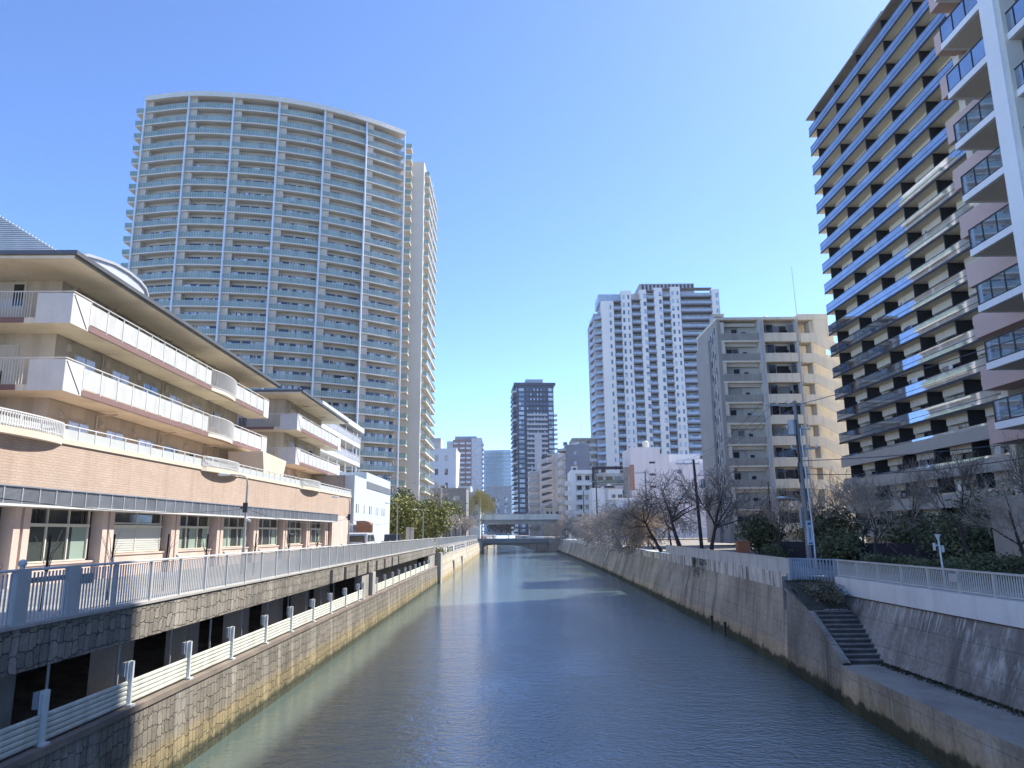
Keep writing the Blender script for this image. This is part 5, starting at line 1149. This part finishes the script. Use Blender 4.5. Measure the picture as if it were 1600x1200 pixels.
def wire(label,pts,sag=.6,r_=.014,group='overhead wires on the right bank'):
    q=MB()
    for a,b in zip(pts,pts[1:]):
        P=[Vector(a).lerp(Vector(b),k/14)-Vector((0,0,sag*4*(k/14)*(1-k/14))) for k in range(15)]; q.tube(P,r_,4,cap=False)
    tag(q.build('overhead_wire',DARKM),label,'wire',group)
for k,(dx,z) in enumerate(((-1.9,9.6),(-1.2,9.6),(-.5,9.6))):
    wire('power wire from the tall pole crossarm to the dark pole, %s'%['outermost','middle','innermost'][k],[(17.4+dx,44.2,z),(18.8+dx*.8,77,9.1)],.9)
wire('thick wire from the tall pole passing across the slab block, top one',[(17.4,44.2,9.3),(22,12,9.6)],.4,.02)
wire('wire crossing low in front of the slab block, middle one',[(17.5,44.2,5.9),(24.5,16,5.6)],.5,.02)
wire('cable looping low before the slab block foot, lowest one',[(17.5,44.2,5.1),(30,38,6.0),(27,20,5.2)],.5,.02)
wire('wires between the dark pole and the thin grey pole',[(18.6,77,8.8),(19.0,108,10.4)],.8)
wire('bundled wire from the cream house pole to the brown sign slab pole',[(18.8,165,12.3),(19.9,127,10.9)],1.0,.05)
wire('long wire running along the podium between street lamps',[(-12.5,10,3.3),(-12.5,34.6,3.0),(-12.5,56.5,3.0),(-12.7,80,3.3)],.55,.012,'overhead wires on the left bank')
# lightning rod mast on the flats
t=thing('antenna_mast','tall thin mast rising above the flats beside the slab block','mast',(45.6,112,33.9)); MB().tube([(0,0,-1),(-.2,0,9.6)],[.07,.03],5).build('rod',GREYM,t)
# signal post on right fence
t=thing('signal_post','small white instrument post with funnel top behind the right fence','instrument post',(16.1,28.2,-.42))
MB().tube([(0,0,0),(-.05,0,1.75)],.035,8).build('post',WPOST,t); MB().tube([(-.05,0,1.75),(-.06,0,1.86),(-.06,0,2.02)],[.03,.05,.12],8).build('funnel',WHITE,t)
MB().box(-.22,-.05,-.03,.03,1.58,1.63).box(-.27,-.21,-.04,.04,1.42,1.7).box(.0,.1,-.05,.05,1.35,1.6).build('sensor_arm',WHITE,t)
# orange cabinet
t=thing('orange_cabinet','small orange brown roadside cabinet behind the solid panel fence','cabinet',(XP(1154,57),57,-.42)); MB().box(-.45,.45,-.3,.3,0,1.35).box(-.5,.5,-.35,.35,1.35,1.42).build('body',mat('orange_paint',(.42,.15,.07),.6,.08),t); MB().box(-.3,.3,-.32,-.301,.3,.6).build('vent',MATS['mauve_fascia'],t)
for k,(x,y,l) in enumerate(((18.6,47.5,'pale stone bollard right of the tall pole'),(21.3,30.4,'grey boulder behind the fence near the instrument post'),(24.2,30.2,'long pale boulder at the right behind the fence'))):
    q=MB().ball((0,0,0),.6+.25*k,9,6,0,.6); rr=random.Random(k); q.v=[(a*(1+rr.uniform(-.15,.15)),b*(1+rr.uniform(-.15,.15)),c*(1+rr.uniform(-.2,.2))) for a,b,c in q.v]
    o=q.build('boulder',mat('boulder_stone',(.26,.24,.2),.95,.15,2,.2) if k==0 else MATS['boulder_stone']); o.location=(x,y,-.3); tag(o,l.replace('bollard','boulder'),'boulder',group='boulders in the riverside park')
# ============================================================ vehicles
def car(name,label,loc,rz,body,L=4.6,W=1.75,H=1.9,van=True):
    t=thing(name,label,'van' if van else 'car',loc,rz)
    y0,y1=-W/2,W/2
    if van: low=[(-L/2,.35),(-L/2,1.05),(-L/2+.12,H-.08),(-L/2+.3,H),(L/2-1.3,H),(L/2-.55,1.15),(L/2-.05,.95),(L/2,.4)]
    else: low=[(-L/2,.4),(-L/2,.95),(-L/2+.1,1.0),(-L/2+1.6,1.0),(-L/2+1.75,H-.05),(-L/2+2.9,H),(L/2-1.15,1.05),(L/2-.05,.9),(L/2,.4)]
    q=MB().vprism(low,y0,y1); 
    q.build('body',body,t)
    if van:
        g=MB()
        for s in (y0-.012,y1+.002): g.vprism([(-L/2+.25,1.12),(-L/2+.35,H-.2),(-.7,H-.2),(-.7,1.12)],s,s+.01).vprism([(-.55,1.12),(-.55,H-.2),(L/2-1.4,H-.2),(L/2-.75,1.15)],s,s+.01)
        g.box(-L/2-.01,-L/2+.03,y0+.2,y1-.2,1.1,H-.25)
    else:
        g=MB()
        for s in (y0-.012,y1+.002): g.vprism([(-L/2+1.85,1.05),(-L/2+1.95,H-.15),(L/2-1.75,H-.15),(L/2-1.3,1.05)],s,s+.01)
    g.build('window',MATS['window_pane'],t)
    for x in (-L/2+.85,L/2-.85):
        for s in (y0+.02,y1-.22):
            w=MB().tube([(x,s,.33),(x,s+.2,.33)],.33,14).build('wheel',BLACK,t); MB().tube([(x,s-.01,.33),(x,s+.21,.33)],.18,10).build('hubcap',GREYM,w)
    for s in (y0+.12,y1-.3): MB().box(-L/2-.02,-L/2+.02,s,s+.18,.85,1.15 if van else .95).build('tail_light',mat('tail_red',(.35,.02,.02),.3) if 'tail_red' not in MATS else MATS['tail_red'],t); MB().box(L/2-.12,L/2+.005,s,s+.18,.65,.82).build('headlight',LAMPG,t)
    return t
CW=mat('car_white',(.62,.64,.66),.25,.02,spec=.6); CD=mat('car_dark',(.03,.03,.035),.25,.02,spec=.6)
car('parked_van','white van parked at the corner of the podium and pale blue hall',(-13.9,68.5,.0),R(90),CW)
car('parked_pickup','dark pickup truck parked in front of the pale blue hall',(-14.0,86.5,0),R(90),CD,4.8,1.75,1.75,False)
t=thing('notice_board','pale upright double notice board beyond the pale blue hall','sign',(-13.6,98,0)); MB().box(-.55,-.05,-.05,.05,.6,2.6).box(.05,.5,-.05,.05,.6,2.6).build('board',mat('board_beige',(.5,.42,.36),.7),t); MB().box(-.5,-.42,-.04,.04,0,.6).box(.4,.48,-.04,.04,0,.6).build('leg',GREYM,t)
ORG=mat('safety_orange',(.75,.22,.06),.6,.05)
for k,(x,l) in enumerate(((-11.0,'orange and white safety barrier at the far end of the left bank, left one'),(-10.2,'orange and white safety barrier at the far end of the left bank, right one'))):
    t=thing('safety_barrier',l,'barrier',(x,243.5,-.6 if k else 0),0,'safety barriers at the bridge corner')
    MB().box(-.35,.35,-.05,.05,.5,1.3).build('panel',ORG,t); MB().box(-.3,-.2,-.05,.05,-1 if k else 0,.5).box(.2,.3,-.05,.05,-1 if k else 0,.5).build('leg',WPOST,t); MB().ball((.1,0,1.6),.22,8,6).build('beacon',WHITE,t)
# awning of the hall side entrance
t=thing('entrance_canopy','brown rounded canopy at the side entrance of the pale blue hall','canopy',(-15.6,76,0)); MB().vprism([(-.3,1.9),(1.3,1.9),(1.3,2.6),(1.0,2.95),(.5,3.1),(-.3,3.1)],-.8,.8).build('canopy_roof',mat('rust_canopy',(.26,.14,.09),.7),t); MB().box(1.32,1.36,-.6,.6,1.8,2.9).build('end_panel',WHITE,t)
MB().tube([(.9,-.6,0),(.9,-.6,1.9)],.05).tube([(.9,.6,0),(.9,.6,1.9)],.05).build('support_post',GREYM,t)
# ============================================================ air
hz_=bpy.data.materials.new('haze'); hz_.use_nodes=True; nt=hz_.node_tree; nt.nodes.remove(nt.nodes['Principled BSDF'])
pv=N(nt,'VolumePrincipled'); pv.inputs['Color'].default_value=(.82,.9,1,1); pv.inputs['Density'].default_value=.0001; pv.inputs['Anisotropy'].default_value=.3
nt.links.new(pv.outputs[0],nt.nodes['Material Output'].inputs['Volume'])
o=MB().box(-3100,3100,-900,5100,-6.2,140).build('haze',hz_); tag(o,kind='stuff')
